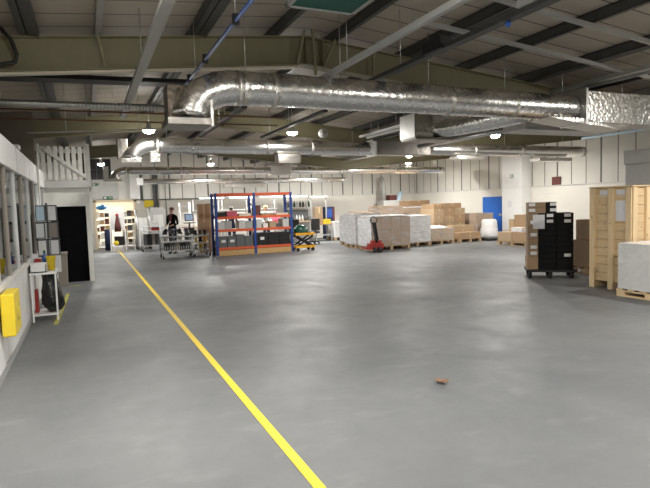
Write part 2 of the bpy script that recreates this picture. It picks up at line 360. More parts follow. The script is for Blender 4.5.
# glazed office partition on the left
PX = -.83
pl = sempty('wall_partition')
MB().b2((PX - .06, 2.5, .06), (PX, 13.55, .84)).build('dwarf_panel', 'brightwhite', pl)
mb = MB()
for k in range(13): mb.b2((PX, 2.9 + k * .9, .08), (PX + .004, 2.912 + k * .9, .83))
mb.build('panel_joint', 'lgrey', pl)
MB().b2((PX - .05, 2.5, 0), (PX + .012, 13.55, .09)).build('skirting', 'grey', pl)
MB().b2((PX - .08, 2.5, .84), (PX + .02, 13.55, .89)).build('sill', 'white', pl)
MB().b2((PX - .08, 2.5, 2.16), (PX + .02, 13.55, 2.49)).build('fascia', 'brightwhite', pl)
mb = MB()
for k in range(7): mb.b2((PX + .02, 2.9 + k * 1.8, 2.16), (PX + .024, 2.912 + k * 1.8, 2.49))
mb.build('fascia_joint', 'lgrey', pl)
for k in range(13):
    y = 2.7 + k * .9
    MB().b2((PX - .06, y - .025, .89), (PX, y + .025, 2.16)).build('mullion', 'bin' if k % 2 else 'lgrey', pl)
for k in range(12):
    y = 2.7 + k * .9
    MB().b2((PX - .035, y + .025, .89), (PX - .027, y + .875, 2.16)).build('pane', 'glass', pl)
MB().b2((PX - .08, 2.5, 2.46), (-4.2, 13.55, 2.5)).build('office_lid', 'white', pl)
MB().b2((-4.3, 2.5, 0), (-4.2, 13.55, 2.5)).build('office_wall', 'cream', pl)
# raised deck with black opening at the far end of the partition
dk = sempty('wall_mezzanine')
MB().b2((-4.3, 13.6, 0), (-.74, 13.75, 1.74)).build('front_wall', 'white', dk)
MB().b2((-4.3, 13.6, 1.74), (.0, 13.75, 2.16)).build('frieze', 'white', dk)
MB().b2((.0, 13.6, 0), (.1, 13.72, 2.18)).build('corner_post', 'white', dk)
MB().b2((.03, 13.72, 0), (.1, 17.0, 2.16)).build('side_wall', 'lgrey', dk)
MB().b2((.1, 13.8, 1.0), (.125, 13.9, 1.08)).build('wall_switch', 'steel', dk)
MB().b2((-4.3, 13.5, 2.16), (.14, 17.0, 2.32)).build('deck', 'lgrey', dk)
MB().b2((-4.3, 17.0, 0), (.1, 17.1, 2.16)).build('rear_wall', 'white', dk)
d3 = sempty('door_3', (-.37, 13.7, 0))
MB().b2((-.37, 0, 0), (.37, .04, 1.74)).build('curtain', 'blackfab', d3)
struct('wall_loft', MB().b2((-8, 13.05, 2.5), (-.93, 13.12, 3.74)), 'brown')

# ------------------------------------------------------------------ lamps
def lamp(x, y, power, label, z=3.35, r=.13):
    side = .35 if y < 14 else .18
    t = thing('high_bay_lamp', label, 'lamp', (x, y, z), 0, 'high bay lamps under the roof')
    MB().lathe([(.03, .16), (.05, .15), (.055, .05), (r, .03), (r + .01, 0), (r - .005, -.01)], (0, 0, 0)).build('housing', 'lgrey', t)
    MB().lathe([(0, -.004), (r - .006, -.004), (r - .008, -.03), (r - .04, -.065), (0, -.085)], (0, 0, 0)).build('lens', 'lampglow', t)
    MB().tube([(0, 0, .15), (0, 0, rz_(x) - z + .01)], .008, 6).build('hanger', 'steel', t)
    l = bpy.data.lights.new('lamp_light', 'AREA'); l.shape = 'DISK'; l.size = 2 * r; l.energy = power * LAMP; l.color = (1, .97, .92)
    lo = bpy.data.objects.new('lamp_light', l); COL.objects.link(lo); lo.location = (0, 0, -.10); lo.parent = t
    l2 = bpy.data.lights.new('lamp_side_light', 'POINT'); l2.shadow_soft_size = .05; l2.energy = power * LAMP * side; l2.color = (1, .96, .89)
    lo = bpy.data.objects.new('lamp_side_light', l2); COL.objects.link(lo); lo.location = (0, 0, -.15); lo.parent = t
    return t
for a in ((1.36, 12.5, 26, 'round high bay lamp glowing above the second foil duct elbow'),
          (4.60, 12.2, 36, 'round high bay lamp glowing left of the white hanging globe'),
          (10.3, 11.7, 50, 'round high bay lamp glowing at the right, above the right end of the second duct'),
          (4.6, 21.4, 60, 'small far high bay lamp glowing above the pallet rack'),
          (9.3, 21.6, 70, 'small far high bay lamp behind the second foil duct, above the wrapped stacks'),
          (13.2, 20.6, 80, 'far high bay lamp over the brown carton stacks by the right wall'),
          (11.2, 17.4, 70, 'high bay lamp behind the second duct, over the middle of the wrapped stacks'),
          (14.0, 14.6, 40, 'high bay lamp by the right wall near column 28'),
          (6.2, 15.4, 50, 'high bay lamp behind the second duct, in front of the right end of the rack'),
          (0.6, 21.5, 42, 'far high bay lamp near the lit doorway at the left'),
          (2.55, 2.9, 36, 'high bay lamp over the bare floor near the viewer, left of middle'),
          (5.7, 2.1, 58, 'high bay lamp over the bare floor near the viewer, middle'),
          (8.9, 4.0, 52, 'high bay lamp over the bare floor near the viewer, right'),
          (12.6, 6.0, 50, 'high bay lamp beyond the wooden crate near the right wall'),
          (.33, 3.9, 62, 'high bay lamp beside the glazed partition near the viewer')):
    lamp(*a)
def strip(x, y, z, L, power, label, rz=0.0, group='bench strip lights', top=None):
    t = thing('strip_light', label, 'lamp', (x, y, z), rz, group)
    MB().b2((-L / 2, -.05, .012), (L / 2, .05, .06)).build('housing', 'brightwhite', t)
    MB().tube([(-L / 2 + .02, 0, -.005), (L / 2 - .02, 0, -.005)], .018, 8).build('tube', 'tube', t)
    mb = MB()
    for s in (-1, 1): mb.tube([(s * L * .4, 0, .06), (s * L * .4, 0, top - z)], .006, 5)
    mb.build('hanger', 'steel', t)
    l = bpy.data.lights.new('strip_glow', 'AREA'); l.shape = 'RECTANGLE'; l.size = L; l.size_y = .08; l.energy = power * LAMP; l.color = (.95, .98, 1)
    lo = bpy.data.objects.new('strip_glow', l); COL.objects.link(lo); lo.location = (0, 0, -.05); lo.parent = t
strip(1.1, 26.3, 2.3, 2.2, 80, 'strip light inside the lit store room beyond the doorway', 0, None, 2.5)
strip(-2.6, 8.0, 2.3, 2.4, 60, 'added strip light inside the glazed office, near half', PI / 2, None, 2.46)  # added pair of unseen strips that brighten the room behind the glass
strip(-2.6, 11.5, 2.3, 2.4, 60, 'added strip light inside the glazed office, far half', PI / 2, None, 2.46)
for i, (x, y, lab) in enumerate(((4.55, 21.3, 'white strip light over the left workbench behind the rack'), (5.75, 21.3, 'white strip light above the person in navy'),
                            (7.0, 21.3, 'white strip light over the blond person behind the rack'), (8.1, 21.3, 'white strip light just right of the rack, over the last bench'))):
    strip(x, y, 2.0, 1.0, 15, lab, 0, 'bench strip lights', rz_(x))

# ------------------------------------------------------------------ foil ducts
def arc(p0, p1, p2, n=8):
    P = [Vector(p) for p in (p0, p1, p2)]
    return [P[0] * (1 - t) ** 2 + P[1] * 2 * t * (1 - t) + P[2] * t * t for t in [i / n for i in range(n + 1)]]
def ribbed(mb, x0, x1, y, z, r, step=.16):
    n = max(2, int((x1 - x0) / step)); pts = []; rs = []
    for i in range(n + 1):
        x = x0 + (x1 - x0) * i / n; pts.append((x, y + random.uniform(-.004, .004), z + random.uniform(-.004, .004))); rs.append(r * random.uniform(.985, 1.012))
    mb.tube(pts, rs, 28)
def hangers(t, xs, y, z, r):
    for x in xs: MB().tube([(x, y, z + r - .01), (x, y, rz_(x) + .01)], .006, 5).build('hanger_rod', 'steel', t)
def bands(t, xs, y, z, r):
    for x in xs: MB().tube([(x - .03, y, z), (x + .03, y, z)], r + .008, 28).build('joint_band', 'foilflat', t)
# nearest duct
t = thing('foil_duct', 'big crinkled foil duct nearest the viewer, crossing under the roof', 'duct', (0, 0, 0), 0, 'foil ducts')
mb = MB(); ribbed(mb, 1.78, 7.46, 6.6, 3.06, .205); mb.build('pipe', 'foil', t)
mb = MB(); e = arc((1.80, 6.6, 3.06), (1.27, 6.6, 3.06), (1.18, 6.58, 2.66), 10); mb.tube(e, [.205 * (1 + .03 * (i % 2)) for i in range(len(e))], 28); mb.build('elbow', 'foil', t)
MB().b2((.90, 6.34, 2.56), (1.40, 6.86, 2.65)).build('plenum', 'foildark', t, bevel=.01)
MB().b2((.98, 6.86, 2.62), (1.28, 7.18, 3.12)).build('back_plenum', 'foilbrown', t, bevel=.01)  # rear box simply coloured dark brown
MB().b2((1.40, 6.38, 2.56), (1.43, 6.84, 2.86)).build('flange', 'foilflat', t)
MB().b2((7.46, 6.36, 2.80), (10.9, 6.84, 3.31)).build('rectangular_section', 'foilflat', t, bevel=.012)
MB().b2((7.43, 6.33, 2.77), (7.47, 6.87, 3.34)).build('flange', 'steel', t)
MB().add([(6.7, 6.36, 2.86), (6.7, 6.84, 2.86), (7.44, 6.84, 2.86), (7.44, 6.36, 2.86), (6.9, 6.36, 2.83), (6.9, 6.84, 2.83), (8.3, 6.84, 2.70), (8.3, 6.36, 2.70)],
         [(0, 1, 2, 3), (4, 7, 6, 5), (0, 3, 7, 4), (1, 5, 6, 2), (0, 4, 5, 1), (3, 2, 6, 7)]).build('sloped_tray', 'foilflat', t)
bands(t, (1.8, 2.25, 4.9, 6.1), 6.6, 3.06, .205); hangers(t, (1.9, 3.2, 4.6, 6.0, 7.2, 8.6, 10.2), 6.6, 3.06, .22)
mb = MB(); mb.tube(arc((6.7, 6.75, 3.02), (6.8, 8.7, 3.02), (6.22, 9.05, 3.0), 12), .17, 24); mb.build('branch_elbow', 'foil', t)
MB().b2((5.82, 8.82, 2.84), (6.24, 9.28, 3.26)).build('branch_plenum', 'foilflat', t, bevel=.012)
MB().b2((5.79, 8.79, 2.83), (5.83, 9.31, 3.28)).build('flange', 'steel', t)
MB().b2((5.82, 8.78, 2.79), (6.7, 9.32, 2.84)).build('outlet_tray', 'foildark', t, bevel=.01)
# second duct
t = thing('foil_duct', 'middle foil duct passing behind the nearest one, rounded cap at its right end', 'duct', (0, 0, 0), 0, 'foil ducts')
mb = MB(); ribbed(mb, 1.55, 7.2, 13, 3.07, .178); mb.build('pipe', 'foilfar', t)
mb = MB(); ribbed(mb, 8.95, 15.1, 13, 3.08, .165); mb.ball((15.1, 13, 3.08), (.12, .165, .165), 20, 12); mb.build('end_pipe', 'foilfar', t)
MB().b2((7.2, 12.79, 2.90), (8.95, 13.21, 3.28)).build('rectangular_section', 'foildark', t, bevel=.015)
MB().b2((7.16, 12.76, 2.87), (7.21, 13.24, 3.31)).build('flange', 'brightwhite', t)
mb = MB(); e = arc((1.57, 13, 3.07), (1.1, 13, 3.07), (1.02, 12.96, 2.75), 9); mb.tube(e, .178, 24); mb.build('elbow', 'foilfar', t)
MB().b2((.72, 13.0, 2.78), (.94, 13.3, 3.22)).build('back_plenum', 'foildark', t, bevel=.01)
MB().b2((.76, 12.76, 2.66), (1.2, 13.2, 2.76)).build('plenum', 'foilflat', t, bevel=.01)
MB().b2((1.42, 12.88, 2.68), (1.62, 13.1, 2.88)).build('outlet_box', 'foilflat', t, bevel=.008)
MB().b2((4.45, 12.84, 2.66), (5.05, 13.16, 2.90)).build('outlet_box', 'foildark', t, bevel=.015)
MB().b2((9.9, 12.8, 2.80), (10.9, 13.2, 2.90)).build('grille', 'foilflat', t, bevel=.008)
MB().b2((13.0, 12.8, 2.76), (14.4, 13.2, 2.86)).build('grille', 'foilflat', t, bevel=.008)
bands(t, (1.6, 4.2, 5.4, 10.6, 12.4), 13, 3.075, .18); hangers(t, (1.8, 4.3, 6.6, 9.4, 11.8, 14.2), 13, 3.07, .17)
# third duct and its smaller companion
t = thing('foil_duct', 'third foil duct, far, running left to right above the carts and rack', 'duct', (0, 0, 0), 0, 'foil ducts')
mb = MB(); ribbed(mb, 1.35, 14.6, 20, 2.98, .14); mb.ball((14.6, 20, 2.98), (.1, .14, .14), 16, 10); mb.build('pipe', 'foilfar', t)
mb = MB(); e = arc((1.37, 20, 2.98), (.95, 20, 2.98), (.95, 19.95, 2.66), 8); mb.tube(e, .14, 20); mb.build('elbow', 'foilfar', t)
MB().b2((.68, 19.8, 2.60), (1.2, 20.25, 2.70)).build('plenum', 'foilflat', t, bevel=.01)
MB().b2((.62, 20.02, 2.62), (.78, 20.3, 3.14)).build('back_plenum', 'foilflat', t, bevel=.01)
MB().b2((6.55, 19.83, 2.8), (7.4, 20.17, 3.17)).build('collar_box', 'foilflat', t, bevel=.015)
bands(t, (3.2, 5.2, 9.6, 12.1), 20, 2.98, .142); hangers(t, (2.5, 6, 9.5, 13), 20, 2.98, .14)
t = thing('foil_duct', 'thin silver duct hanging lowest, just under the third foil duct, farthest back', 'duct', (0, 0, 0), 0, 'foil ducts')
mb = MB(); ribbed(mb, 2.0, 10.9, 22.4, 2.72, .11); mb.ball((10.9, 22.4, 2.72), (.06, .11, .11), 14, 8); mb.build('pipe', 'foilfar', t)
MB().b2((1.9, 22.26, 2.58), (2.1, 22.54, 2.86)).build('end_box', 'brightwhite', t)
MB().b2((5.3, 22.2, 2.44), (7.1, 22.6, 2.60)).build('spreader_box', 'foilflat', t, bevel=.01)
hangers(t, (2.6, 5, 8, 10.5), 22.4, 2.72, .1)
# fan unit behind the duct
t = thing('fan_unit', 'grey box fan unit with a square black opening, hung behind the nearest duct', 'fan unit', (0, 0, 0))
MB().b2((7.5, 7.72, 2.90), (9.7, 8.3, 3.12)).build('casing', 'lgrey', t, bevel=.008)
MB().b2((8.03, 7.715, 2.96), (8.37, 7.73, 3.10)).build('opening', 'black', t)
MB().b2((7.45, 7.70, 2.87), (9.75, 8.32, 2.90)).build('lip', 'lgrey', t)
mb = MB()
for x in (7.7, 9.5): mb.tube([(x, 8.0, 3.12), (x, 8.0, rz_(x) + .01)], .008, 5)
mb.build('hanger_rod', 'steel', t)

# ------------------------------------------------------------------ trays, pipes and cables under the roof
def run(name, label, cat, a, b, w, h, m, hang=None, rnd=False, extra=None):
    t = thing(name, label, cat, a)
    d = Vector(b) - Vector(a)
    (MB().tube([(0, 0, 0), d], w / 2, 10) if rnd else MB().bar((0, 0, 0), d, w, h)).build('run', m, t)
    L = d.length; n = hang or 3
    for i in range(n):
        p = d * ((i + .5) / n); x = a[0] + p.x
        MB().tube([p, (p.x, p.y, rz_(x) - a[2] + .01)], .005, 5).build('hanger_rod', 'steel', t)
    return t
run('cable_tray', 'pale grey steel cable tray running away overhead, left of the blue pipe', 'cable tray', (.69, -2, 3.26), (.69, 10.4, 3.26), .10, .05, 'zinc', 5)
t = run('air_pipe', 'blue compressed air pipe running away overhead at upper left', 'pipe', (1.365, -2, 3.32), (1.365, 8.0, 3.32), .04, .04, 'pipeblue', 5, True)
for y in (5.0, 7.0, 8.4, 9.4): MB().b2((-.03, y - .02, -.04), (.03, y + .02, .06)).build('clip', 'black', t)
run('cable_tray', 'dull grey tray running away overhead near the middle, right of the roof ridge', 'cable tray', (3.03, -2, 3.31), (3.03, 7.2, 3.31), .06, .06, 'grey', 4)
t = run('cable_tray', 'dark cable tray with a black box hung on it, overhead right of centre', 'cable tray', (3.82, -2, 3.33), (3.82, 7.25, 3.33), .11, .05, 'purlin', 4)
MB().b2((-.10, 7.1, -.02), (.06, 7.45, .12)).build('black_box', 'black', t)
MB().b2((-.08, 5.7, .02), (.08, 5.95, .12)).build('junction_box', 'grey', t)
MB().ball((.0, 6.15, -.05), .03).build('blue_valve', 'pipeblue', t)
run('steel_pipe', 'thick grey steel pipe running away behind the nearest duct at right', 'pipe', (8.3, 8.4, 3.3 - .22), (8.3, 12.4, 3.08), .12, .12, 'steel', 2, True)
run('air_pipe', 'pale blue pipe running away towards the right, under the square duct end', 'pipe', (11.82, 3.0, 3.1), (11.82, 10.2, 3.1), .06, .06, 'paleblue', 3, True)
run('white_trunking', 'white trunking seen between nearest duct and second duct, left one of a pair', 'trunking', (6.42, 9.9, 3.28), (6.42, 12.2, 3.28), .07, .05, 'brightwhite', 2)
run('white_trunking', 'white trunking seen between nearest duct and second duct, right one of a pair', 'trunking', (6.62, 9.9, 3.26), (6.62, 12.2, 3.26), .07, .05, 'brightwhite', 2)
run('cable_tray', 'dark cable tray crossing left to right just beyond the first olive beam', 'cable tray', (-3.2, 8.5, 3.40), (2.2, 8.5, 3.52), .3, .06, 'cable', 4)
for x_, nm_ in ((2.52, 'dark tray running away between the nearest two ducts, left of the glowing lamp'), (4.0, 'dark tray running away between the nearest two ducts, left of the white globe'), (7.1, 'dark tray running away between the nearest two ducts, right of the branch box')):
    run('cable_tray', nm_, 'cable tray', (x_, 8.9, 3.27), (x_, 12.7, 3.27), .09, .05, 'purlin', 3)
t = run('flexible_pipe', 'ribbed silver pipe crossing at upper left behind the first olive beam', 'pipe', (-3.2, 8.8, 3.14), (1.2, 8.8, 3.18), .09, .09, 'flex', 3, True)
mb = MB()
for k in range(88): mb.tube([(k * .05, 0, k * .0004), (k * .05 + .02, 0, k * .0004)], .052, 10, False)
mb.build('rib', 'flex', t)['kind'] = 'stuff'
MB().tube([(4.38, 0, .04), (4.6, 0, .04)], .04, 10).build('bright_sleeve', 'brightwhite', t)
run('thin_pipe', 'thin rusty pipe crossing at upper left, upper of two below the ribbed pipe', 'pipe', (-3.2, 9.4, 3.16), (3.4, 9.4, 3.2), .025, .025, 'copper', 3, True)
run('thin_pipe', 'thin rusty pipe crossing at upper left, lower of two below the ribbed pipe', 'pipe', (-3.2, 9.8, 3.08), (3.4, 9.8, 3.12), .025, .025, 'copper', 3, True)
run('thin_pipe', 'thin pale pipe slanting just above the white picket gate', 'pipe', (-.85, 10.6, 2.98), (1.6, 10.6, 3.12), .022, .022, 'lgrey', 2, True)
run('lit_flange_strip', 'cream strip painting the lit bottom flange of the first olive beam, left of the ridge', 'trunking', (-3.2, 7.35, btop(-3.2) - .416), (2.9, 7.35, btop(2.9) - .416), .1, .026, 'cream', 2)  # light on the beam's bottom flange, put in as a cream strip
t = thing('black_cable', 'thick black cable looping over the first olive beam at far left', 'cable', (-.70, 7.2, 3.3))
MB().tube([(-.5, .0, -.02), (-.1, -.01, .0), (.06, -.02, .03), (.08, -.03, .12), (.03, -.04, .28), (-.04, -.05, .36), (-.06, .0, .40), (-.12, .05, .41)], .022, 8).build('cable', 'cable', t)
t = thing('roof_net', 'dark green mesh panel under the ridge at the top of the picture', 'mesh panel', (2.47, 4.9, 3.72))
MB().b2((-.36, -.62, 0), (.36, .62, .02)).build('mesh', 'green', t)
MB().b2((-.40, -.66, -.01), (-.36, .66, .04)).b2((.36, -.66, -.01), (.40, .66, .04)).b2((-.4, .62, -.01), (.4, .66, .04)).b2((-.4, -.66, -.01), (.4, -.62, .04)).build('frame', 'grey', t)
mb = MB()
for sx in (-.38, .38):
    for sy in (-.5, .5): mb.tube([(sx, sy, .03), (sx, sy, rz_(2.47 + sx) - 3.72 + .01)], .006, 5)
mb.build('hanger_rod', 'steel', t)
st = sempty('roof_brace')
for a, b in (((2.95, 7.2, 4.05), (2.83, 7.22, 3.58)), ((3.07, 7.2, 4.08), (3.11, 7.22, 3.45)), ((3.45, 7.2, 4.02), (3.25, 7.22, 3.58)), ((4.05, 7.2, 3.96), (4.05, 7.22, 3.45)), ((.25, 7.25, 3.75), (.32, 7.25, 3.36))):
    MB().bar(a, b, .035).build('brace', 'beam', st)
t = thing('globe_lamp', 'white globe with faint ribs hanging above the second duct, unlit', 'globe', (5.31, 12.0, 3.31), 0)
MB().ball((0, 0, 0), .115, 20, 14).build('globe', 'lgrey', t)
mb = MB()
for k in range(6):
    a = PI * k / 6; mb.tube([(.117 * math.cos(u) * math.cos(a), .117 * math.cos(u) * math.sin(a), .117 * math.sin(u)) for u in [2 * PI * i / 20 for i in range(21)]], .003, 4)
mb.build('wire_guard', 'steel', t)
MB().tube([(0, 0, .11), (0, 0, rz_(5.31) - 3.31 + .01)], .004, 5).build('cord', 'cable', t)
# conduits on the back wall
for i, (x, z0, z1, lab) in enumerate(((2.2, 2.05, 3.2, 'dark vertical pipe on back wall left of the yellow sign'), (2.72, 1.0, 3.2, 'dark vertical pipe on back wall right of the yellow sign'), (2.86, 1.0, 3.2, 'dark vertical pipe beside another, above the trolley with the red box'), (3.2, 1.0, 3.2, 'thin dark cable drop on back wall just left of the standing man'))):
    t = tag(MB().tube([(0, 0, 0), (0, 0, z1 - z0)], .045 if i < 3 else .015, 8).build('wall_pipe', 'dgrey', None, (x, WB - .06, z0)), lab, 'pipe', 'pipes on the back wall')
tag(MB().b2((0, -.05, 0), (2.9, 0, .05)).build('wall_trunking', 'dgrey', None, (2.2, WB - .03, 2.02)), 'dark horizontal trunking on back wall behind the standing man', 'trunking')
t = thing('exit_sign', 'small green exit sign above the lit doorway, right and lower of two', 'sign', (.87, WB - .08, 2.16))
MB().b2((-.19, -.01, -.06), (.19, .01, .06)).build('plate', 'signgreen', t)
MB().b2((-.15, -.014, -.04), (-.06, -.01, .04)).b2((.02, -.014, -.012), (.15, -.014 + .004, .012)).build('pictogram', 'label', t)
t = thing('exit_sign', 'small green exit sign high on back wall, left and upper of two', 'sign', (.42, WB - .08, 2.72))
MB().b2((-.12, -.01, -.05), (.12, .01, .05)).build('plate', 'signgreen', t)
MB().b2((-.09, -.014, -.03), (-.03, -.01, .03)).build('pictogram', 'label', t)
tag(MB().b2((-.5, -.03, -.4), (.5, .03, .42)).build('dim_wall_patch', 'lgrey', None, (.78, WB - .035, 2.50)), 'grey sheet painting the dimmer light on the back wall above the doorway', 'board')  # grey sheet where the back wall is only lit more weakly
tag(MB().b2((-.2, -.06, -.36), (.2, .06, .75)).build('duct_casing', 'brightwhite', None, (1.95, WB - .065, 2.45)), 'white upright casing on back wall right of the grey wall patch', 'casing')
tag(MB().b2((-.02, -.2, -.15), (.0, .2, .15)).build('wall_vent', 'redbrown', None, (WR - .0, 14.93, 2.22)), 'maroon square vent on the right wall above the cardboard boxes', 'vent')
tag(MB().b2((-.01, -.1, -.13), (.0, .1, .13)).build('notice', 'paper', None, (15.55, 16.85, 1.4)), 'small paper notice low on the white column 28', 'notice')
t = thing('dark_window', 'black framed dark window high on back wall, left of the doorway', 'window', (.50, WB + .01, 3.32))
MB().b2((-.55, -.01, -.4), (.55, .02, .45)).build('pane', 'black', t); 
MB().b2((-.02, -.02, -.4), (.02, 0, .45)).b2((-.55, -.02, 0), (.55, 0, .03)).build('bar', 'dgrey', t)

# ------------------------------------------------------------------ left side: gate, stand, racks
t = thing('picket_gate', 'white wooden picket gate with a diagonal brace on the raised deck', 'gate', (-.38, 13.56, 2.32))
mb = MB()
for k in range(8): MB().b2((-.47 + k * .125, -.015, .02), (-.385 + k * .125, .005, .76)).build('picket', 'white', t)
MB().b2((-.5, .005, .06), (.5, .03, .15)).build('rail', 'white', t); MB().b2((-.5, .005, .62), (.5, .03, .71)).build('rail', 'white', t)
MB().bar((-.40, -.027, .70), (.40, -.027, .10), .022, .07).build('brace', 'white', t)
MB().b2((-.55, -.03, 0), (-.49, .03, .82)).build('post', 'white', t); MB().b2((.46, -.03, 0), (.53, .03, .82)).build('post', 'white', t)
t = thing('white_post', 'slim white post with a grey socket at the far end of the glazed partition', 'post', (-.80, 11.6, 0))
MB().tube([(0, 0, 0), (0, 0, 2.72)], .03, 10).build('pole', 'white', t); MB().tube([(0, 0, 1.58), (0, 0, 1.72)], .055, 12).build('socket', 'lgrey', t)
t = thing('wall_bracket', 'white T shaped bracket standing on top of the partition fascia', 'bracket', (-.95, 9.9, 2.49))
MB().b2((-.02, -.03, 0), (.02, .03, .14)).b2((-.04, -.16, .14), (.04, .16, .2)).build('bracket', 'brightwhite', t)
# brochure rack
t = thing('brochure_rack', 'tall black document rack with four tiers of clear pockets', 'rack', (-.638, 10.7, 0))
MB().b2((-.015, -.01, 0), (.015, .02, 1.78)).build('pole', 'dgrey', t)
MB().b2((-.16, -.03, .0), (.16, .16, .03)).build('base', 'black', t)
for k, z in enumerate((.85, 1.15, 1.45)):
    MB().b2((-.19, -.03, z - .02), (.19, .03, z)).build('tier_bar', 'black', t)
for k, (x, z, m) in enumerate(((-.17, 1.46, 'paleblue'), (.01, 1.46, 'label'), (-.19, 1.16, 'paper'), (.015, 1.16, 'bin'), (-.17, .86, 'label'), (.025, .86, 'paper'))):
    p = MB().b2((x, -.045, z), (x + .16, -.03, z + .28)).build('pocket', 'dgrey', t)
    MB().b2((x + .015, -.049, z + .015), (x + .135, -.045, z + .26)).build('sheet', m, p)
t2 = tag(MB().b2((-.09, -.004, -.15), (.09, .004, .15)).build('hanging_notice', 'label', None, (-.545, 10.665, .70)), 'white printed sheet hanging lowest on the document rack', 'notice')
# waste bin
t = thing('waste_bin', 'tall taupe bin in front of the black curtain opening', 'bin', (-.60, 13.15, 0))
MB().box((0, 0, .34), (.30, .30, .68), top=1.08).build('body', 'bin', t, bevel=.01); MB().box((0, 0, .71), (.34, .34, .06)).build('lid', 'bin', t, bevel=.01)
# white stand with the bin bag
t = thing('white_stand', 'white metal frame stand against the partition holding a black bin bag', 'stand', (-.62, 9.2, 0))
for sx in (-.17, .15):
    for sy in (-.28, .28): MB().b2((sx - .012, sy - .012, 0), (sx + .012, sy + .012, .70)).build('leg', 'brightwhite', t)
MB().b2((-.19, -.31, .70), (.17, .31, .73)).build('top', 'brightwhite', t, bevel=.004)
MB().b2((-.17, -.28, .09), (.15, .28, .11)).build('lower_shelf', 'brightwhite', t)
t = thing('bin_bag', 'full black plastic bin bag hanging under the white stand', 'bag', (-.565, 9.12, 0))
mb = MB(); prof = [(.0, .125), (.09, .13), (.135, .2), (.15, .3), (.13, .42), (.105, .55), (.10, .66), (.11, .695)]
vs = []; n = 28
for j, (r, z) in enumerate(prof):
    for i in range(n):
        a = 2 * PI * i / n; q = r * (1 + .10 * math.sin(5 * a + j) + .05 * math.sin(11 * a - 2 * j))
        vs.append((q * math.cos(a) + .06 * (1 - z / .7), q * 1.25 * math.sin(a), z))
mb.add(vs, [(j * n + i, j * n + (i + 1) % n, (j + 1) * n + (i + 1) % n, (j + 1) * n + i) for j in range(len(prof) - 1) for i in range(n)], True)
mb.build('bag_body', 'bag', t)
t = tag(MB().box((0, 0, .17), (.05, .22, .34), top=.8).build('red_sack', 'red', None, (-.755, 9.2, .112)), 'red cloth bundle on the lower shelf behind the bin bag', 'bundle')
t = thing('white_tray', 'white open tray on top of the white stand', 'tray', (-.69, 9.14, .732))
MB().b2((-.11, -.2, 0), (.1, .16, .012)).b2((-.11, -.2, 0), (-.1, .16, .13)).b2((.09, -.2, 0), (.1, .16, .11)).b2((-.11, -.2, 0), (.1, -.19, .12)).b2((-.11, .15, 0), (.1, .16, .12)).build('tray', 'brightwhite', t)
t = thing('yellow_cup', 'yellow tapered bucket on the white stand beside the tray', 'bucket', (-.53, 9.2, .732))
MB().lathe([(0, .0), (.045, 0), (.065, .2), (.072, .205), (.06, .2), (.042, .01)], (0, 0, 0), 18).build('body', 'yellow', t); MB().lathe([(.066, .195), (.076, .2), (.076, .215), (.062, .215)], (0, 0, 0), 18).build('rim', 'yellow', t)
t = thing('red_tub', 'small red tub standing in the white tray', 'tub', (-.72, 9.36, .732))
MB().lathe([(0, 0), (.05, 0), (.052, .17), (0, .18)], (0, 0, 0)).build('body', 'red', t)
t = thing('spray_bottle', 'blue bottle with a green cap on the white stand', 'bottle', (-.63, 9.42, .732))
MB().lathe([(0, 0), (.035, 0), (.036, .18), (.015, .23), (.015, .25), (0, .25)], (0, 0, 0), 14).build('body', 'pipeblue', t); MB().lathe([(0, .25), (.018, .25), (.018, .29), (0, .30)], (0, 0, 0), 12).build('cap', 'signgreen', t)
tag(MB().box((0, 0, .12), (.08, .008, .24)).build('standing_card', 'label', None, (-.765, 9.47, .732)), 'white card standing upright behind the red tub', 'card')
# yellow wall box
t = thing('battery_box', 'yellow plastic box with a round emblem mounted low on the partition', 'box', (PX + .022, 6.22, .62))
MB().b2((0, -.24, -.21), (.12, .24, .21)).build('body', 'yellow', t, bevel=.015)
MB().tube([(.12, .02, 0), (.127, .02, 0)], .09, 20).build('emblem', 'wornline', t); MB().tube([(.127, .02, 0), (.13, .02, 0)], .06, 20).build('emblem_centre', 'yellow', t)
# shelving seen through the glass
for i, (y, lab) in enumerate(((5.6, 'grey shelving with boxes behind the partition glass, nearest bay'), (7.6, 'grey shelving with boxes behind the partition glass, middle bay'), (9.7, 'grey shelving with boxes behind the partition glass, farther bay'), (11.7, 'grey shelving with boxes behind the partition glass, farthest bay'))):
    t = thing('office_shelving', lab, 'shelving', (-2.3, y, 0), 0, 'office shelving')
    for sx in (-.2, .2):
        for sy in (-.85, .85): MB().b2((sx - .02, sy - .02, 0), (sx + .02, sy + .02, 2.0)).build('post', 'bin', t)
    for z in (.4, .9, 1.4, 1.9): MB().b2((-.22, -.87, z), (.22, .87, z + .03)).build('shelf', 'bin' if z > 1 else 'lgrey', t)
    for z in (.93, 1.43):
        y0 = -.8
        while y0 < .6:
            wd = random.uniform(.2, .4); hh = random.uniform(.2, .4)
            tag(MB().b2((-.15, 0, 0), (.17, wd, hh)).build('storage_box', random.choice(['card2', 'cream', 'lgrey', 'card', 'paper']), None, (-2.3, y + y0, z + .001)), 'storage box on the office shelving behind partition glass', 'box', 'boxes on office shelving'); y0 += wd + .03

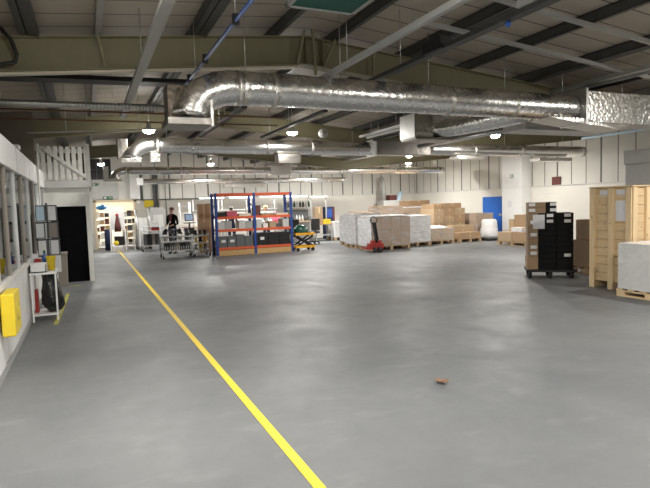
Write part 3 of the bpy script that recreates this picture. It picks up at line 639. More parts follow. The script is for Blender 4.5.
# ------------------------------------------------------------------ pallets, cartons, wrapped stacks
def pallet(x, y, wx, wy, label, m='pallet', h=.144):
    t = thing('pallet', label, 'pallet', (x, y, 0), 0, 'wooden pallets')
    mb = MB(); n = max(4, round(wy / .17))
    for k in range(n): mb.b2((-wx / 2, -wy / 2 + k * (wy - .1) / (n - 1), h - .022), (wx / 2, -wy / 2 + k * (wy - .1) / (n - 1) + .1, h))
    mb.build('deck', m, t)
    for s in (-1, 0, 1):
        cx = s * (wx / 2 - .06); mb = MB()
        mb.b2((cx - .05, -wy / 2, 0), (cx + .05, wy / 2, .022)).b2((cx - .05, -wy / 2, h - .044), (cx + .05, wy / 2, h - .022))
        for q in (-1, 0, 1): mb.b2((cx - .05, q * (wy / 2 - .07) - .07, .022), (cx + .05, q * (wy / 2 - .07) + .07, h - .044))
        mb.build('runner', m, t)
    return t
def carton(x0, y0, z0, dx, dy, dz, label, m='card', group=None, tape=True, lab=None, name='carton'):
    t = thing(name, label, 'box', (x0 + dx / 2, y0 + dy / 2, z0), 0, group)
    MB().b2((-dx / 2, -dy / 2, 0), (dx / 2, dy / 2, dz)).build('body', m, t, bevel=.006)
    if tape: MB().b2((-.03, -dy / 2 - .0015, dz * .62), (.03, dy / 2 + .0015, dz + .0015)).build('tape', 'tape', t)
    if lab:      # white label on the front or left face
        MB().b2((-dx / 2 + lab[0], -dy / 2 - .002, lab[1]), (-dx / 2 + lab[0] + lab[2], -dy / 2, lab[1] + lab[3])).build('label_sticker', 'label', t)
        MB().b2((-dx / 2 - .002, -.05, lab[1]), (-dx / 2, .05, lab[1] + lab[3])).build('label_sticker', 'label', t)
    return t
def film_shell(t, hx, hy, z0, z1, m='film', amp=.012):
    mb = MB(); NX, NZ = 10, 8
    def face(fn):
        vs = []; 
        for j in range(NZ + 1):
            for i in range(NX + 1): vs.append(fn(i / NX * 2 - 1, j / NZ))
        mb.add(vs, [(j * (NX + 1) + i, j * (NX + 1) + i + 1, (j + 1) * (NX + 1) + i + 1, (j + 1) * (NX + 1) + i) for j in range(NZ) for i in range(NX)], True)
    def wob(u): return random.uniform(0, amp) * (1 - abs(u) ** 4)
    a, b = hx + .006, hy + .006; h = z1 - z0
    face(lambda u, v: (u * a, -b - wob(u), z0 + v * h)); face(lambda u, v: (-u * a, b + wob(u), z0 + v * h))
    face(lambda u, v: (-a - wob(u), -u * b, z0 + v * h)); face(lambda u, v: (a + wob(u), u * b, z0 + v * h))
    face(lambda u, v: (u * a, (2 * v - 1) * b, z1 + .004 + wob(u)))
    mb.build('wrap_film', m, t)
def film_side(t, hx, hy, h):  # denser white panel painting the light reflected off the stack's left face
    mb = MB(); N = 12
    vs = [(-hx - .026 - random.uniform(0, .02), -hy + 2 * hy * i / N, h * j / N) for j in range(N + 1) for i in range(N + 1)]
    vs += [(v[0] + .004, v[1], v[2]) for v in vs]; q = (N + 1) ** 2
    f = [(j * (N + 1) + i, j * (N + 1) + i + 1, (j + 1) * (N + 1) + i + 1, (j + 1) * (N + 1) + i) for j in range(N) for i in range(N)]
    mb.add(vs, [a[::-1] for a in f] + [tuple(k + q for k in a) for a in f], True).build('lit_side_film', 'film2', t)
def wrapped(x, y, wx, wy, h, nx, ny, nz, label, m='card3', z=.144, top=None, film='film'):
    t = thing('wrapped_stack', label, 'wrapped boxes', (x, y, z))
    bx, by, bz = wx / nx, wy / ny, h / nz
    for k in range(nz):
        for i in range(nx):
            for j in range(ny):
                if nz - 1 > k and 0 < i < nx - 1 and 0 < j < ny - 1: continue
                g = .004
                MB().b2((-wx / 2 + i * bx + g, -wy / 2 + j * by + g, k * bz + .001), (-wx / 2 + (i + 1) * bx - g, -wy / 2 + (j + 1) * by - g, (k + 1) * bz - .003)).build('carton', m, t)
    film_shell(t, wx / 2, wy / 2, .004, h + .003, film)
    if top: MB().box((0, 0, h + .03), (wx * .98, wy * .98, .04)).build('top_sheet', top, t, bevel=.01)
    return t
# main wrapped stack with the pallet truck in front
pallet(9.48, 16.4, 1.5, .98, 'pallet under the large film wrapped brown stack nearest the red pallet truck')
wst = wrapped(9.48, 16.4, 1.5, .98, .98, 4, 3, 4, 'large film wrapped stack of brown cartons behind the red pallet truck', 'card3', top='plasticw')
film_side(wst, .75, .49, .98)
pallet(10.92, 17.0, 1.12, 1.0, 'pallet under the shiny crumpled film stack right of the largest wrapped stack')
wrapped(10.92, 17.0, 1.12, 1.0, .92, 3, 3, 4, 'shiny crumpled film stack just right of the largest wrapped stack', 'card', film='film2', top='plasticw')
pallet(9.32, 17.65, 1.1, .88, 'pallet under the tall white wrapped stack left of the pallet truck')
wrapped(9.32, 17.65, 1.1, .88, 1.10, 3, 3, 5, 'tall white wrapped stack, first one left of the pallet truck', 'card3', film='film2')
pallet(9.75, 18.9, 1.2, .85, 'pallet under the second white wrapped stack left of the pallet truck')
wrapped(9.75, 18.9, 1.2, .85, 1.04, 3, 2, 4, 'second white wrapped stack left of the pallet truck, farther back', 'card3', film='film2')
pallet(10.35, 22.0, .75, .8, 'small pallet under the short white wrapped carton pair by the workbenches')
wrapped(10.35, 22.0, .7, .78, .68, 1, 1, 2, 'short white wrapped pallet load standing alone left of the other wrapped stacks', 'card3', film='wrap')
carton(9.45, 18.55, 1.205, .75, .6, .08, 'flat brown carton lying on the second white wrapped stack', 'card', None)
# stacks behind
pallet(11.75, 20.2, 1.2, 1.0, 'pallet behind the wrapped stacks, under a flat topped load near the grey extractor')
wrapped(11.75, 20.2, 1.15, .98, 1.28, 3, 2, 4, 'film wrapped load behind the largest stack, orange brown flat top showing', 'card3', top='card')
pallet(13.45, 20.6, 1.25, 1.0, 'pallet under the tall far stack with a long brown carton on top')
wrapped(13.45, 20.6, 1.2, .98, 1.2, 3, 2, 4, 'tall far wrapped stack behind, below the long brown carton', 'card2', top='plasticw')
carton(12.88, 20.2, 1.40, 1.15, .7, .27, 'long brown carton lying on top of the tall far wrapped stack', 'card')
# big brown stack against the right wall
pallet(13.4, 18.4, 1.55, 1.0, 'pallet under the big brown carton stack near the blue door')
i = 0
for k in range(4):
    for c in range(3):
        carton(12.64 + c * .51, 17.92, .145 + k * .29, .5, .95, .285, 'brown carton in the big stack near the blue door, %s row, %s column' % (['bottom', 'second', 'third', 'top'][k], ['left', 'middle', 'right'][c]), ['card2', 'card', 'card2'][(k + c) % 3], 'cartons of the big brown stack')
carton(12.68, 17.98, 1.308, .42, .85, .17, 'flat carton on top of the big brown stack, left', 'card', 'cartons of the big brown stack')
carton(13.15, 17.98, 1.308, .88, .85, .20, 'wide carton on top of the big brown stack, right', 'card', 'cartons of the big brown stack')
pallet(12.1, 17.15, 1.15, .95, 'pallet under the low brown load with a bulging pale cover')
t = wrapped(12.1, 17.15, 1.12, .92, .44, 2, 2, 2, 'low brown wrapped load with a bulging pale cover, in front of the big brown stack', 'card2')
mb = MB(); mb.ball((0, 0, .45), (.55, .45, .09), 20, 8); mb.build('pale_cover', 'plasticw', t)
pallet(13.5, 17.2, 1.05, .9, 'pallet under the low stepped brown cartons beside the blue door')
for k in range(2): carton(13.0, 16.78, .145 + k * .12, 1.0, .38, .115, 'flat carton in front on the low stepped pile, %s' % ['lower one', 'upper one'][k], 'card', None)
for k in range(3): carton(13.0, 17.2, .145 + k * .165, 1.0, .42, .16, 'long carton at the rear of the low stepped pile, %s' % ['bottom one', 'middle one', 'top one'][k], 'card2', None)
pallet(14.85, 18.0, .9, .95, 'pallet beside the blue door under crumpled film')
wrapped(14.85, 18.0, .88, .92, .92, 2, 2, 3, 'film wrapped brown load half hidden between the big brown stack and the blue door', 'card')
# white sacks
t = thing('white_sack', 'big white sack slumped in front of the blue door', 'sack', (14.66, 17.05, .06))
mb = MB(); vs = []; n = 26; prof = [(.02, 0), (.37, .015), (.42, .14), (.38, .36), (.335, .55), (.32, .70), (.27, .77), (.02, .76)]
for j, (r, z) in enumerate(prof):
    for i in range(n):
        a = 2 * PI * i / n; q = r * (1 + .05 * math.sin(4 * a + j) + .04 * math.sin(9 * a + 2 * j)); vs.append((q * .75 * math.cos(a), q * math.sin(a), z))
mb.add(vs, [(j * n + i, j * n + (i + 1) % n, (j + 1) * n + (i + 1) % n, (j + 1) * n + i) for j in range(len(prof) - 1) for i in range(n)], True); mb.build('sack_body', 'plasticw', t)
MB().tube([(-.33, .1, .3), (-.37, .05, .12), (-.36, -.1, .06), (-.36, -.18, .3)], .018, 6).build('strap', 'lgrey', t)
tag(MB().b2((-.42, -.46, 0), (.42, .46, .058)).build('skid_board', 'black', None, (14.66, 17.05, 0)), 'dark skid board under the white sack', 'board')
# cardboard pile in front of column 28
pallet(13.85, 14.35, 1.1, 1.45, 'pallet in front of column 28 under mixed cardboard boxes')
carton(13.32, 13.65, .145, .5, .7, .33, 'brown carton low on the column pallet, front right', 'card', None)
carton(13.32, 14.37, .145, .5, .68, .31, 'brown carton low on the column pallet, front left', 'card2', None)
carton(13.84, 13.65, .145, .52, 1.14, .90, 'tall brown carton at the rear of the column pallet, right', 'card', None)
carton(13.84, 14.81, .145, .52, .25, .74, 'narrow upright carton at the rear of the column pallet, left', 'card2', None)
for k in range(2): carton(13.38, 13.95 + k * .26, .477, .3, .24, .15, 'small pale parcel on the low cartons before column 28, %s' % ['right one', 'left one'][k], 'label', None, True)
# red pallet truck
t = thing('pallet_truck', 'red hand pallet truck with a tall dark handle in front of wrapped stacks', 'pallet truck', (8.58, 15.40, 0), math.radians(88))
for s in (-1, 1): MB().b2((.15, s * .19 - .08, .10), (.5, s * .19 + .08, .16)).build('fork', 'red', t)
MB().box((.05, 0, .2), (.24, .5, .2)).box((.02, 0, .34), (.16, .34, .12)).build('body', 'red', t, bevel=.01)
MB().tube([(-.1, -.13, .09), (-.1, -.05, .09)], .09, 14).build('wheel', 'rubber', t); MB().tube([(-.1, .05, .09), (-.1, .13, .09)], .09, 14).build('wheel', 'rubber', t)
MB().tube([(0, 0, .34), (-.06, 0, .5)], .07, 10).build('pump', 'black', t)
h = MB().bar((-.06, 0, .42), (-.14, .13, .98), .12, .09).build('handle', 'black', t)
MB().tube([(-.15, .14 + .12 * math.cos(a), 1.05 + .11 * math.sin(a)) for a in [2 * PI * i / 20 for i in range(21)]], .016, 7).build('grip_loop', 'black', h)

# ------------------------------------------------------------------ right foreground: black stack, crate, wrapped pallet
DC, DR = Vector((8.60, 8.22, 0)), math.radians(-40)
def dpos(x, y, z): return Vector((x, y, z)) @ Matrix.Rotation(-DR, 3, 'Z') + DC
dl = thing('dolly', 'black low dolly on castors under the black and brown box stack', 'dolly', DC, DR)
MB().b2((-.45, -.33, .12), (.47, .33, .17)).build('platform', 'black', dl)
for sx in (-.38, 0, .40):
    for sy in (-.26, .26):
        MB().tube([(sx - .03, sy, .06), (sx + .03, sy, .06)], .06, 12).build('castor', 'rubber', dl); MB().b2((sx - .035, sy - .03, .06), (sx + .035, sy + .03, .12)).build('fork', 'black', dl)
names = ['bottom', 'second', 'third', 'fourth', 'fifth', 'sixth', 'seventh', 'eighth', 'ninth', 'tenth', 'eleventh', 'twelfth', 'thirteenth']
def flat(name, x0, x1, y0, y1, z, h, label, m, group, lab=None):
    t = thing(name, label, 'box', dpos((x0 + x1) / 2, (y0 + y1) / 2, z), DR, group); hx, hy = (x1 - x0) / 2 - .002, (y1 - y0) / 2 - .002
    MB().b2((-hx, -hy, 0), (hx, hy, h - .02)).build('body', m, t, bevel=.004)
    MB().b2((-hx - .0, -hy - .004, h - .05), (hx + .0, hy + .004, h - .004)).build('lid', m, t, bevel=.003)
    if lab: MB().b2((lab * hx - .06, -hy - .007, h * .3), (lab * hx + .06, -hy - .005, h * .85)).build('label_sticker', 'label', t)
z = .172
for k, hh in enumerate((.26, .124, .124, .124, .124, .124, .124, .124)):
    flat('carton', -.42 - (.015 if k == 0 else 0), -.23, -.30, .30, z, hh, 'flat brown carton in the column beside black boxes, %s from the floor' % names[k], 'card3' if k else 'card', 'flat cartons beside the black boxes', .1 if k in (1, 2, 4, 6) else None); z += hh
for k in range(2):
    flat('carton', -.42, -.09, -.30, .25, z + k * .11, .11, 'dull brown carton on top of the stack left of black boxes, %s of two' % ['lower', 'upper'][k], 'card3', 'flat cartons beside the black boxes', -.55)
    flat('black_box', -.085, .11, -.30, .25, z + k * .11, .11, 'flat black box on top beside the dull brown cartons, %s of two' % ['lower', 'upper'][k], 'blackbox', 'flat black boxes on the dolly', .4)
for nm, x0, x1, labs in (('left', -.225, .105, (8, 9)), ('right', .11, .42, (2, 8, 9))):
    for k in range(10): flat('black_box', x0, x1, -.30, .30, .172 + k * .1128, .1128, 'flat black box in the %s black column on the dolly, %s from the floor' % (nm, names[k]), 'blackbox', 'flat black boxes on the dolly', .3 if k in labs else None)
tag(MB().b2((-.11, -.002, -.14), (.11, 0, .14)).build('delivery_note', 'paper', None, dpos(-.22, -.309, 1.13)), 'white paper sheet taped on the upper left of the black box stack', 'paper').rotation_euler = (0, 0, DR)
# brown cartons between black stack and crate
pallet(9.75, 7.95, .8, .9, 'pallet under the open brown cartons between black boxes and wooden crate')
carton(9.38, 7.55, .145, .75, .8, .56, 'brown carton between black stack and wooden crate, lower one', 'card3', None)
b = carton(9.45, 7.6, .707, .6, .7, .42, 'brown carton between black stack and crate, upper one with a white note', 'card3', None)
MB().b2((-.304, -.3, .12), (-.3, -.12, .34)).build('note', 'label', b)
MB().add([(-.3, -.35, .42), (.3, -.35, .42), (.3, -.5, .56), (-.3, -.5, .56), (-.3, -.352, .424), (.3, -.352, .424), (.3, -.504, .564), (-.3, -.504, .564)],
         [(0, 1, 2, 3), (4, 7, 6, 5), (0, 4, 5, 1), (1, 5, 6, 2), (2, 6, 7, 3), (3, 7, 4, 0)]).build('flap', 'card3', b)
tag(MB().box((0, 0, .02), (.12, .3, .035)).build('red_packet', 'pink', None, (9.40, 7.66, .707)) if False else MB().box((0, 0, .02), (.05, .3, .03)).build('red_packet', 'pink', None, (9.415, 7.8, .705)), 'flat red packet on the lower brown carton beside the crate', 'packet')
# wooden crate
t = thing('wooden_crate', 'tall pine plywood crate with vertical battens and skid feet at the right', 'crate', (8.2, 6.09, 0))
CW, CD, CH = 1.25, .82, 1.74
mb = MB()
for k in range(11):
    z0 = .12 + k * (CH - .12) / 11; mb.b2((.018, .018, z0 + .003), (CW - .02, CD - .02, z0 + (CH - .12) / 11 - .003))
mb.build('panels', 'pine', t)
for y in (.0, .33, .70): MB().b2((-.024, y, .0), (.018, y + .10, CH - .005)).build('batten', 'pinev', t)
for x in (.0, .32, .72, 1.12): MB().b2((x, -.024, .0), (x + .10, .018, CH - .005)).build('batten', 'pinev', t)
MB().b2((-.024, -.024, CH), (CW, CD, CH + .025)).build('lid', 'pine', t, bevel=.008)
for y in (.0, .33, .70): MB().b2((.0, y + .004, 0), (CW, y + .096, .118)).build('skid', 'pinev', t)
MB().b2((.012, .46, 1.62), (.0175, .62, 1.70)).build('shipping_label', 'paper', t)
MB().b2((.012, .14, 1.62), (.0175, .3, 1.70)).build('shipping_label', 'paper', t)
MB().b2((.012, .115, 1.18), (.0175, .315, 1.52)).build('printed_sheet', 'paper', t)
# cloudy wrapped load on a pallet
pallet(8.30, 5.45, 1.15, 1.1, 'pale pallet under the cloudy wrapped load in front of the crate', 'pinev', .12)
t = thing('wrapped_load', 'cloudy grey stretch wrapped load in front of the wooden crate', 'wrapped load', (8.30, 5.45, .12))
MB().b2((-.54, -.52, .0), (.54, .52, .70)).build('load', 'lgrey', t); film_shell(t, .55, .53, .004, .72, 'wrap', .015)
tag(MB().box((0, 0, .03), (.5, .6, .05)).box((.05, .1, .075), (.3, .3, .05)).build('black_sheet', 'black', None, (8.60, 5.4, .872)), 'black folded sheet on top of the cloudy wrapped load', 'sheet')
# grey cabinet behind crate
t = thing('grey_cabinet', 'tall plain grey cabinet standing behind the wooden crate', 'cabinet', (11.85, 7.9, 0))
MB().b2((-.9, -.4, 0), (.9, .4, 2.28)).build('body', 'grey', t); MB().b2((-.93, -.43, 2.28), (.93, .43, 2.58)).build('lid', 'grey', t, bevel=.01)
MB().tube([(.05, -.44, 3.2), (.0, -.44, 2.6), (-.05, -.41, 2.28), (-.12, -.41, 1.9), (-.2, -.41, 1.6)], .012, 6).build('cable', 'cable', t)

# ------------------------------------------------------------------ pallet rack with its contents
rk = thing('pallet_rack', 'blue and orange two bay rack with grey and black crates', 'rack', (3.9, 17.7, 0))
RW, RD = 2.62, .6
for x in (0, 1.3, 2.62):
    for y in (0, RD):
        u = MB().b2((x - .04, y - .035, 0), (x + .04, y + .035, 2.08)).build('upright', 'blue', rk)
        MB().b2((x - .06, y - .05, 0), (x + .06, y + .05, .01)).build('foot_plate', 'steel', u)
    mb = MB()
    for k in range(4): mb.bar((x, .03, .2 + k * .45), (x, RD - .03, .42 + k * .45) if k % 2 else (x, RD - .03, .65 + k * .45), .025)
    mb.build('bracing', 'blue', rk)
for x0, x1 in ((.04, 1.26), (1.34, 2.58)):
    for z in (.20, .80, 1.22, 1.99):
        for y in (-.03, RD - .01): MB().b2((x0, y, z), (x1, y + .04, z + .085)).build('beam', 'orange', rk)
        if z < 1.9: MB().b2((x0, .01, z + .06), (x1, RD - .01, z + .083)).build('shelf_board', 'ply', rk)
    MB().b2((x0, -.02, .01), (x1, RD, .19)).build('plinth', 'ply', rk)
def crate_(x, y, z, dx, dy, dz, label, m, lab=False, group=None):
    t = thing('storage_crate', label, 'crate', (x, y, z), 0, group)
    mb = MB(); w_ = .012
    mb.b2((0, 0, 0), (dx, dy, w_)).b2((0, 0, w_), (dx, w_, dz)).b2((0, dy - w_, w_), (dx, dy, dz)).b2((0, w_, w_), (w_, dy - w_, dz)).b2((dx - w_, w_, w_), (dx, dy - w_, dz))
    mb.build('body', m, t)
    MB().b2((-.006, -.006, dz - .03), (dx + .006, dy + .006, dz)).b2((0, 0, dz - .04), (.01, .01, dz)).build('lid', m, t)
    if lab: MB().b2((dx * .3, -.004, dz * .45), (dx * .3 + .14, -.001, dz * .68)).build('label_sticker', 'label', t)
    return t
sx0 = 3.9
for k in range(4): crate_(sx0 + .06 + k * .298, 17.72, .284, .276, .54, .36 if k < 2 else .40 - .06 * (k == 3), 'grey plastic crate on the bottom shelf, left bay, %s from the left' % NTH[k], 'crategrey', k < 2, 'crates on the rack bottom shelf')
for k in range(3): crate_(sx0 + 1.37 + k * .402, 17.72, .284, .385, .54, .42, 'black plastic crate on the bottom shelf, right bay, %s from the left' % NTH[k], 'black', k == 0, 'crates on the rack bottom shelf')
for k in (0, 1, 3, 4): crate_(sx0 + .06 + k * .235, 17.72, .885, .222, .5, .24 + .03 * (k % 2), 'grey box on the middle shelf, left bay, %s place from the left' % NTH[k], ['lgrey', 'grey', 'bin', 'lgrey', 'grey'][k], False, 'boxes on the rack middle shelf')
for k, (m, wd, hh) in enumerate((('lgrey', .17, .28), ('brightwhite', .16, .14), ('card2', .25, .2), ('dgrey', .2, .12), ('lgrey', .3, .27))): crate_(sx0 + 1.37 + k * .235, 17.72, .885, min(wd, .225), .5, hh, 'assorted box on the middle shelf, right bay, %s from the left' % NTH[k], m, False, 'boxes on the rack middle shelf')
crate_(sx0 + .06, 17.72, 1.305, .28, .5, .15, 'flat black crate at the left end of the upper shelf', 'black'); crate_(sx0 + .37, 17.72, 1.305, .34, .5, .17, 'pinkish red crate on the upper shelf beside the black crate', 'pink')
crate_(sx0 + .78, 17.72, 1.305, .40, .5, .09, 'low pale tray on the upper shelf, left bay', 'cream'); crate_(sx0 + 1.37, 17.72, 1.305, .16, .5, .34, 'tall pinkish box on the upper shelf right of the middle upright', 'redbrown')
crate_(sx0 + 1.56, 17.72, 1.305, .45, .5, .07, 'flat orange brown carton on the upper shelf, right bay', 'card'); crate_(sx0 + 2.08, 17.72, 1.305, .44, .5, .06, 'flat pale tray at the right end of the upper shelf', 'cream')

# ------------------------------------------------------------------ scissor lift table
t = thing('lift_table', 'yellow scissor lift table on wheels right of the rack', 'lift table', (6.98, 17.8, 0), 0)
MB().b2((-.36, -.25, .56), (.36, .25, .64)).build('platform', 'lift', t, bevel=.006)
for sy in (-.2, .2):
    MB().bar((-.3, sy, .18), (.3, sy, .54), .02, .06).build('scissor_arm', 'black', t); MB().bar((.3, sy * .85, .18), (-.3, sy * .85, .54), .02, .06).build('scissor_arm', 'black', t)
MB().b2((-.36, -.25, .12), (.36, -.2, .2)).b2((-.36, .2, .12), (.36, .25, .2)).b2((-.36, -.2, .12), (-.3, .2, .2)).b2((.3, -.2, .12), (.36, .2, .2)).build('base_frame', 'lift', t)
for sx in (-.28, .28):
    for sy in (-.2, .2): MB().tube([(sx, sy - .025, .06), (sx, sy + .025, .06)], .06, 12).build('wheel', 'rubber', t)
MB().tube([(.36, -.2, .15), (.44, -.2, .7), (.44, .2, .7), (.36, .2, .15)], .015, 8).build('push_handle', 'dgrey', t)
t = thing('green_machine_hood', 'rounded dark green hood on the lift table', 'machine', (6.92, 17.85, .642))
mb = MB(); mb.lathe([(.26, 0), (.27, .1), (.22, .2), (.1, .27), (0, .28)], (0, 0, 0), 20); mb.build('hood', 'dkgreen', t); MB().b2((-.28, -.25, 0), (.28, .25, .03)).build('base', 'black', t)

# ------------------------------------------------------------------ trolleys
def trolley(name, label, x, y, L, D, H, levels, m='steel', rz=0, bars=True, group='steel trolleys'):
    t = thing(name, label, 'trolley', (x, y, 0), rz, group)
    for sx in (-L / 2, L / 2):
        for sy in (-D / 2, D / 2):
            MB().tube([(sx, sy, .12), (sx, sy, H)], .018, 8).build('post', m, t)
            c = MB().tube([(sx - .02, sy, .06), (sx + .02, sy, .06)], .06, 12).build('castor', 'rubber', t); MB().b2((sx - .025, sy - .03, .06), (sx + .025, sy + .03, .13)).build('castor_fork', 'steel', c)
    for z in levels: MB().b2((-L / 2, -D / 2, z), (L / 2, D / 2, z + .025)).build('shelf', m, t)
    mb = MB()
    for sy in (-D / 2, D / 2): mb.tube([(-L / 2, sy, H), (L / 2, sy, H)], .014, 6)
    for sx in (-L / 2, L / 2): mb.tube([(sx, -D / 2, H), (sx, D / 2, H)], .014, 6)
    mb.build('top_rail', m, t)
    if bars:
        mb = MB(); n = int(L / .07)
        for k in range(1, n): mb.tube([(-L / 2 + k * L / n, -D / 2, levels[0]), (-L / 2 + k * L / n, -D / 2, levels[0] + .16)], .008, 5)
        mb.build('guard_bars', 'brightwhite', t)['kind'] = 'stuff'
    return t
trolley('parts_trolley', 'pale steel trolley carrying a red box, nearest the lit doorway', 2.27, 22.0, .68, .5, .95, (.22, .78), 'lgrey', 0, False)
trolley('parts_trolley', 'long white steel trolley heaped with dark hoses, in front of the standing man', 2.68, 18.3, .95, .6, .70, (.24, .52), 'lgrey')
trolley('parts_trolley', 'low steel trolley with yellow and black parts just left of the rack', 3.50, 18.5, .50, .6, .72, (.2, .45, .68), 'lgrey')
for k in range(4): tag(MB().b2((-.06, -.2, 0), (.06, .2, .42)).build('flat_case', ['dgrey', 'black', 'bin', 'dgrey'][k], None, (2.04 + k * .15, 22.0, .247)), 'upright dark case in the trolley nearest the doorway, %s from the left' % NTH[k], 'case', 'cases in the doorway trolley')
t = thing('red_box', 'red box with a pale lid on the trolley nearest the doorway', 'box', (2.42, 22.0, .806)); MB().b2((-.14, -.18, 0), (.14, .18, .14)).build('body', 'red', t); MB().b2((-.15, -.19, .14), (.15, .19, .34)).build('lid', 'label', t)
random.seed(5)
for k in range(4):
    pts = []; a0 = random.uniform(0, 6)
    for i in range(50): a = a0 + i * .42; r0 = .062 + .024 * math.sin(i * .9 + k); pts.append((r0 * math.cos(a), 1.9 * r0 * math.sin(a), .0 + i * .0028 + .008 * math.sin(i * 1.3)))
    tag(MB().tube(pts, .017, 7).build('hose_coil', 'dgrey' if k % 2 else 'grey', None, (2.345 + k * .222, 18.3, .575)), 'dark coiled hose heaped on the long white trolley, %s from the left' % NTH[k], 'hose', 'hoses on the long trolley')
for k in range(4):
    tag(MB().tube([((.05 + .028 * math.sin(u * .37 + k)) * math.cos(u * .45), (.15 + .05 * math.sin(u * .3)) * math.sin(u * .45), .0027 * u + .012 * math.sin(u * .9)) for u in range(60)], .021, 7).build('hose_bundle', 'dgrey' if k % 2 else 'black', None, (2.33 + k * .228, 18.25, .785)), 'dark hose bundle topping the heap on the long white trolley, %s from the left' % NTH[k], 'hose', 'hoses on the long trolley')
for k in range(5): tag(MB().b2((-.075, -.2, 0), (.075, .2, .235)).build('parts_bin', ['black', 'dgrey', 'bin', 'black', 'dgrey'][k], None, (2.34 + k * .17, 18.3, .267)), 'dark parts bin on the lower shelf of the long trolley, %s from the left' % NTH[k], 'bin', 'bins on the long trolley')
for k in range(3):
    for j, (z, ms) in enumerate(((.226, ('dgrey', 'yellow', 'black')), (.476, ('yellow', 'black', 'lift')), (.706, ('black', 'dgrey', 'black')))):
        t = thing('machine_part', 'machined %s part on the low trolley, %s shelf, %s from the left' % ({'dgrey': 'grey', 'yellow': 'yellow', 'black': 'black', 'lift': 'orange'}[ms[k]], ['bottom', 'middle', 'top'][j], NTH[k]), 'part', (3.34 + k * .16, 18.5, z), 0, 'parts on the low trolley')
        MB().lathe([(.07, 0), (.07, .04), (.05, .05), (.05, .13), (.062, .14), (.062, .17), (0, .17)], (0, 0, 0), 12).build('housing', ms[k], t)
# tall cartons behind the low trolley
carton(3.78, 20.0, 0, .36, .4, 1.76, 'tall upright brown carton behind the low trolley', 'card', None)
carton(4.16, 20.1, 0, .17, .35, 1.78, 'narrow upright brown carton just left of the rack', 'card2', None)
t = thing('ladder_shelf', 'open white wire shelf with a red bar behind the low trolley', 'shelf', (3.55, 21.6, 0), 0)
for sx in (-.2, .2): MB().tube([(sx, 0, 0), (sx, 0, 1.85)], .015, 6).build('post', 'brightwhite', t); MB().tube([(sx, .3, 0), (sx, .3, 1.85)], .015, 6).build('post', 'brightwhite', t)
for k in range(6): MB().b2((-.22, 0, .3 + k * .28), (.22, .3, .32 + k * .28)).build('shelf', 'brightwhite' if k != 2 else 'red', t)
t = thing('computer_stand', 'dark computer terminal on a post right of the standing man', 'terminal', (3.52, 20.6, 0))
MB().lathe([(.22, 0), (.22, .03), (.03, .05), (.03, 1.1), (0, 1.1)], (0, 0, 0)).build('post', 'dgrey', t); MB().b2((-.16, -.02, 1.15), (.16, .04, 1.42)).build('monitor', 'black', t); MB().b2((-.13, -.024, 1.18), (.13, -.02, 1.39)).build('screen', 'litscreen', t); MB().b2((-.2, -.25, 1.06), (.2, .1, 1.09)).build('tray', 'black', t); MB().b2((-.16, -.1, .45), (.16, .25, .9)).build('computer_case', 'dgrey', t)

# ------------------------------------------------------------------ doorway surroundings
t = thing('display_board', 'white board on a white frame standing in front of the lit doorway', 'board', (1.12, 23.2, 0))
MB().b2((-.28, -.015, .84), (.28, .015, 1.78)).build('board', 'brightwhite', t)
for sx in (-.28, .28):
    for sy in (-.22, .22): MB().bar((sx, sy, 0), (sx, sy * .2, .86), .035).build('leg', 'brightwhite', t)
MB().b2((-.28, -.2, .2), (.28, .2, .225)).build('shelf', 'brightwhite', t)
t = thing('hanging_bag', 'dark red pouch hanging on the white board', 'pouch', (1.12, 23.03, .78)); MB().lathe([(0, 0), (.13, .0), (.11, .25), (.06, .55), (.05, .62), (0, .64)], (0, 0, 0), 14).build('pouch', 'redbrown', t); MB().ball((0, 0, .66), .06).build('knob', 'red', t)
t = thing('tool_case', 'black tool case low on the white board frame', 'case', (1.16, 23.2, .227)); MB().b2((-.18, -.14, .0), (.2, .14, .36)).build('case', 'black', t); MB().ball((-.12, -.17, .1), (.1, .03, .09)).build('yellow_tape', 'yellow', t)
t = thing('roll_cage', 'silver wire roll cage standing just right of the doorway', 'roll cage', (2.1, 23.3, 0))
for sx in (-.25, .25):
    for sy in (-.3, .3):
        MB().tube([(sx, sy, .1), (sx, sy, 1.62)], .022, 8).build('post', 'steel', t); MB().tube([(sx - .02, sy, .055), (sx + .02, sy, .055)], .055, 10).build('castor', 'rubber', t)
for sx in (-.25, .25):
    mb = MB()
    for k in range(1, 7): mb.tube([(sx, -.3 + k * .085, .15), (sx, -.3 + k * .085, 1.6)], .007, 5)
    for k in range(8): mb.tube([(sx, -.3, .2 + k * .2), (sx, .3, .2 + k * .2)], .007, 5)
    mb.build('side_mesh', 'steel', t)
MB().b2((-.25, -.3, .12), (.25, .3, .15)).build('base', 'steel', t); MB().b2((-.2, -.25, .152), (.2, .25, 1.3)).build('wrapped_goods', 'wrap', t)
t = thing('grey_machine', 'grey machine cabinet behind the trolley nearest the doorway', 'machine', (2.72, 23.6, 0)); MB().b2((-.3, -.3, 0), (.3, .3, 1.7)).build('cabinet', 'grey', t); MB().b2((-.2, -.31, .9), (.2, -.3, 1.4)).build('door', 'lgrey', t)
t = thing('yellow_sign', 'yellow safety sign on back wall right of the doorway', 'sign', (2.52, WB - .05, 1.86)); MB().add([(-.22, 0, -.16), (.22, 0, -.06), (.22, 0, .16), (-.22, 0, .16), (-.22, -.02, -.16), (.22, -.02, -.06), (.22, -.02, .16), (-.22, -.02, .16)], [(0, 1, 2, 3), (4, 7, 6, 5), (0, 4, 5, 1), (1, 5, 6, 2), (2, 6, 7, 3), (3, 7, 4, 0)]).build('plate', 'yellow', t)
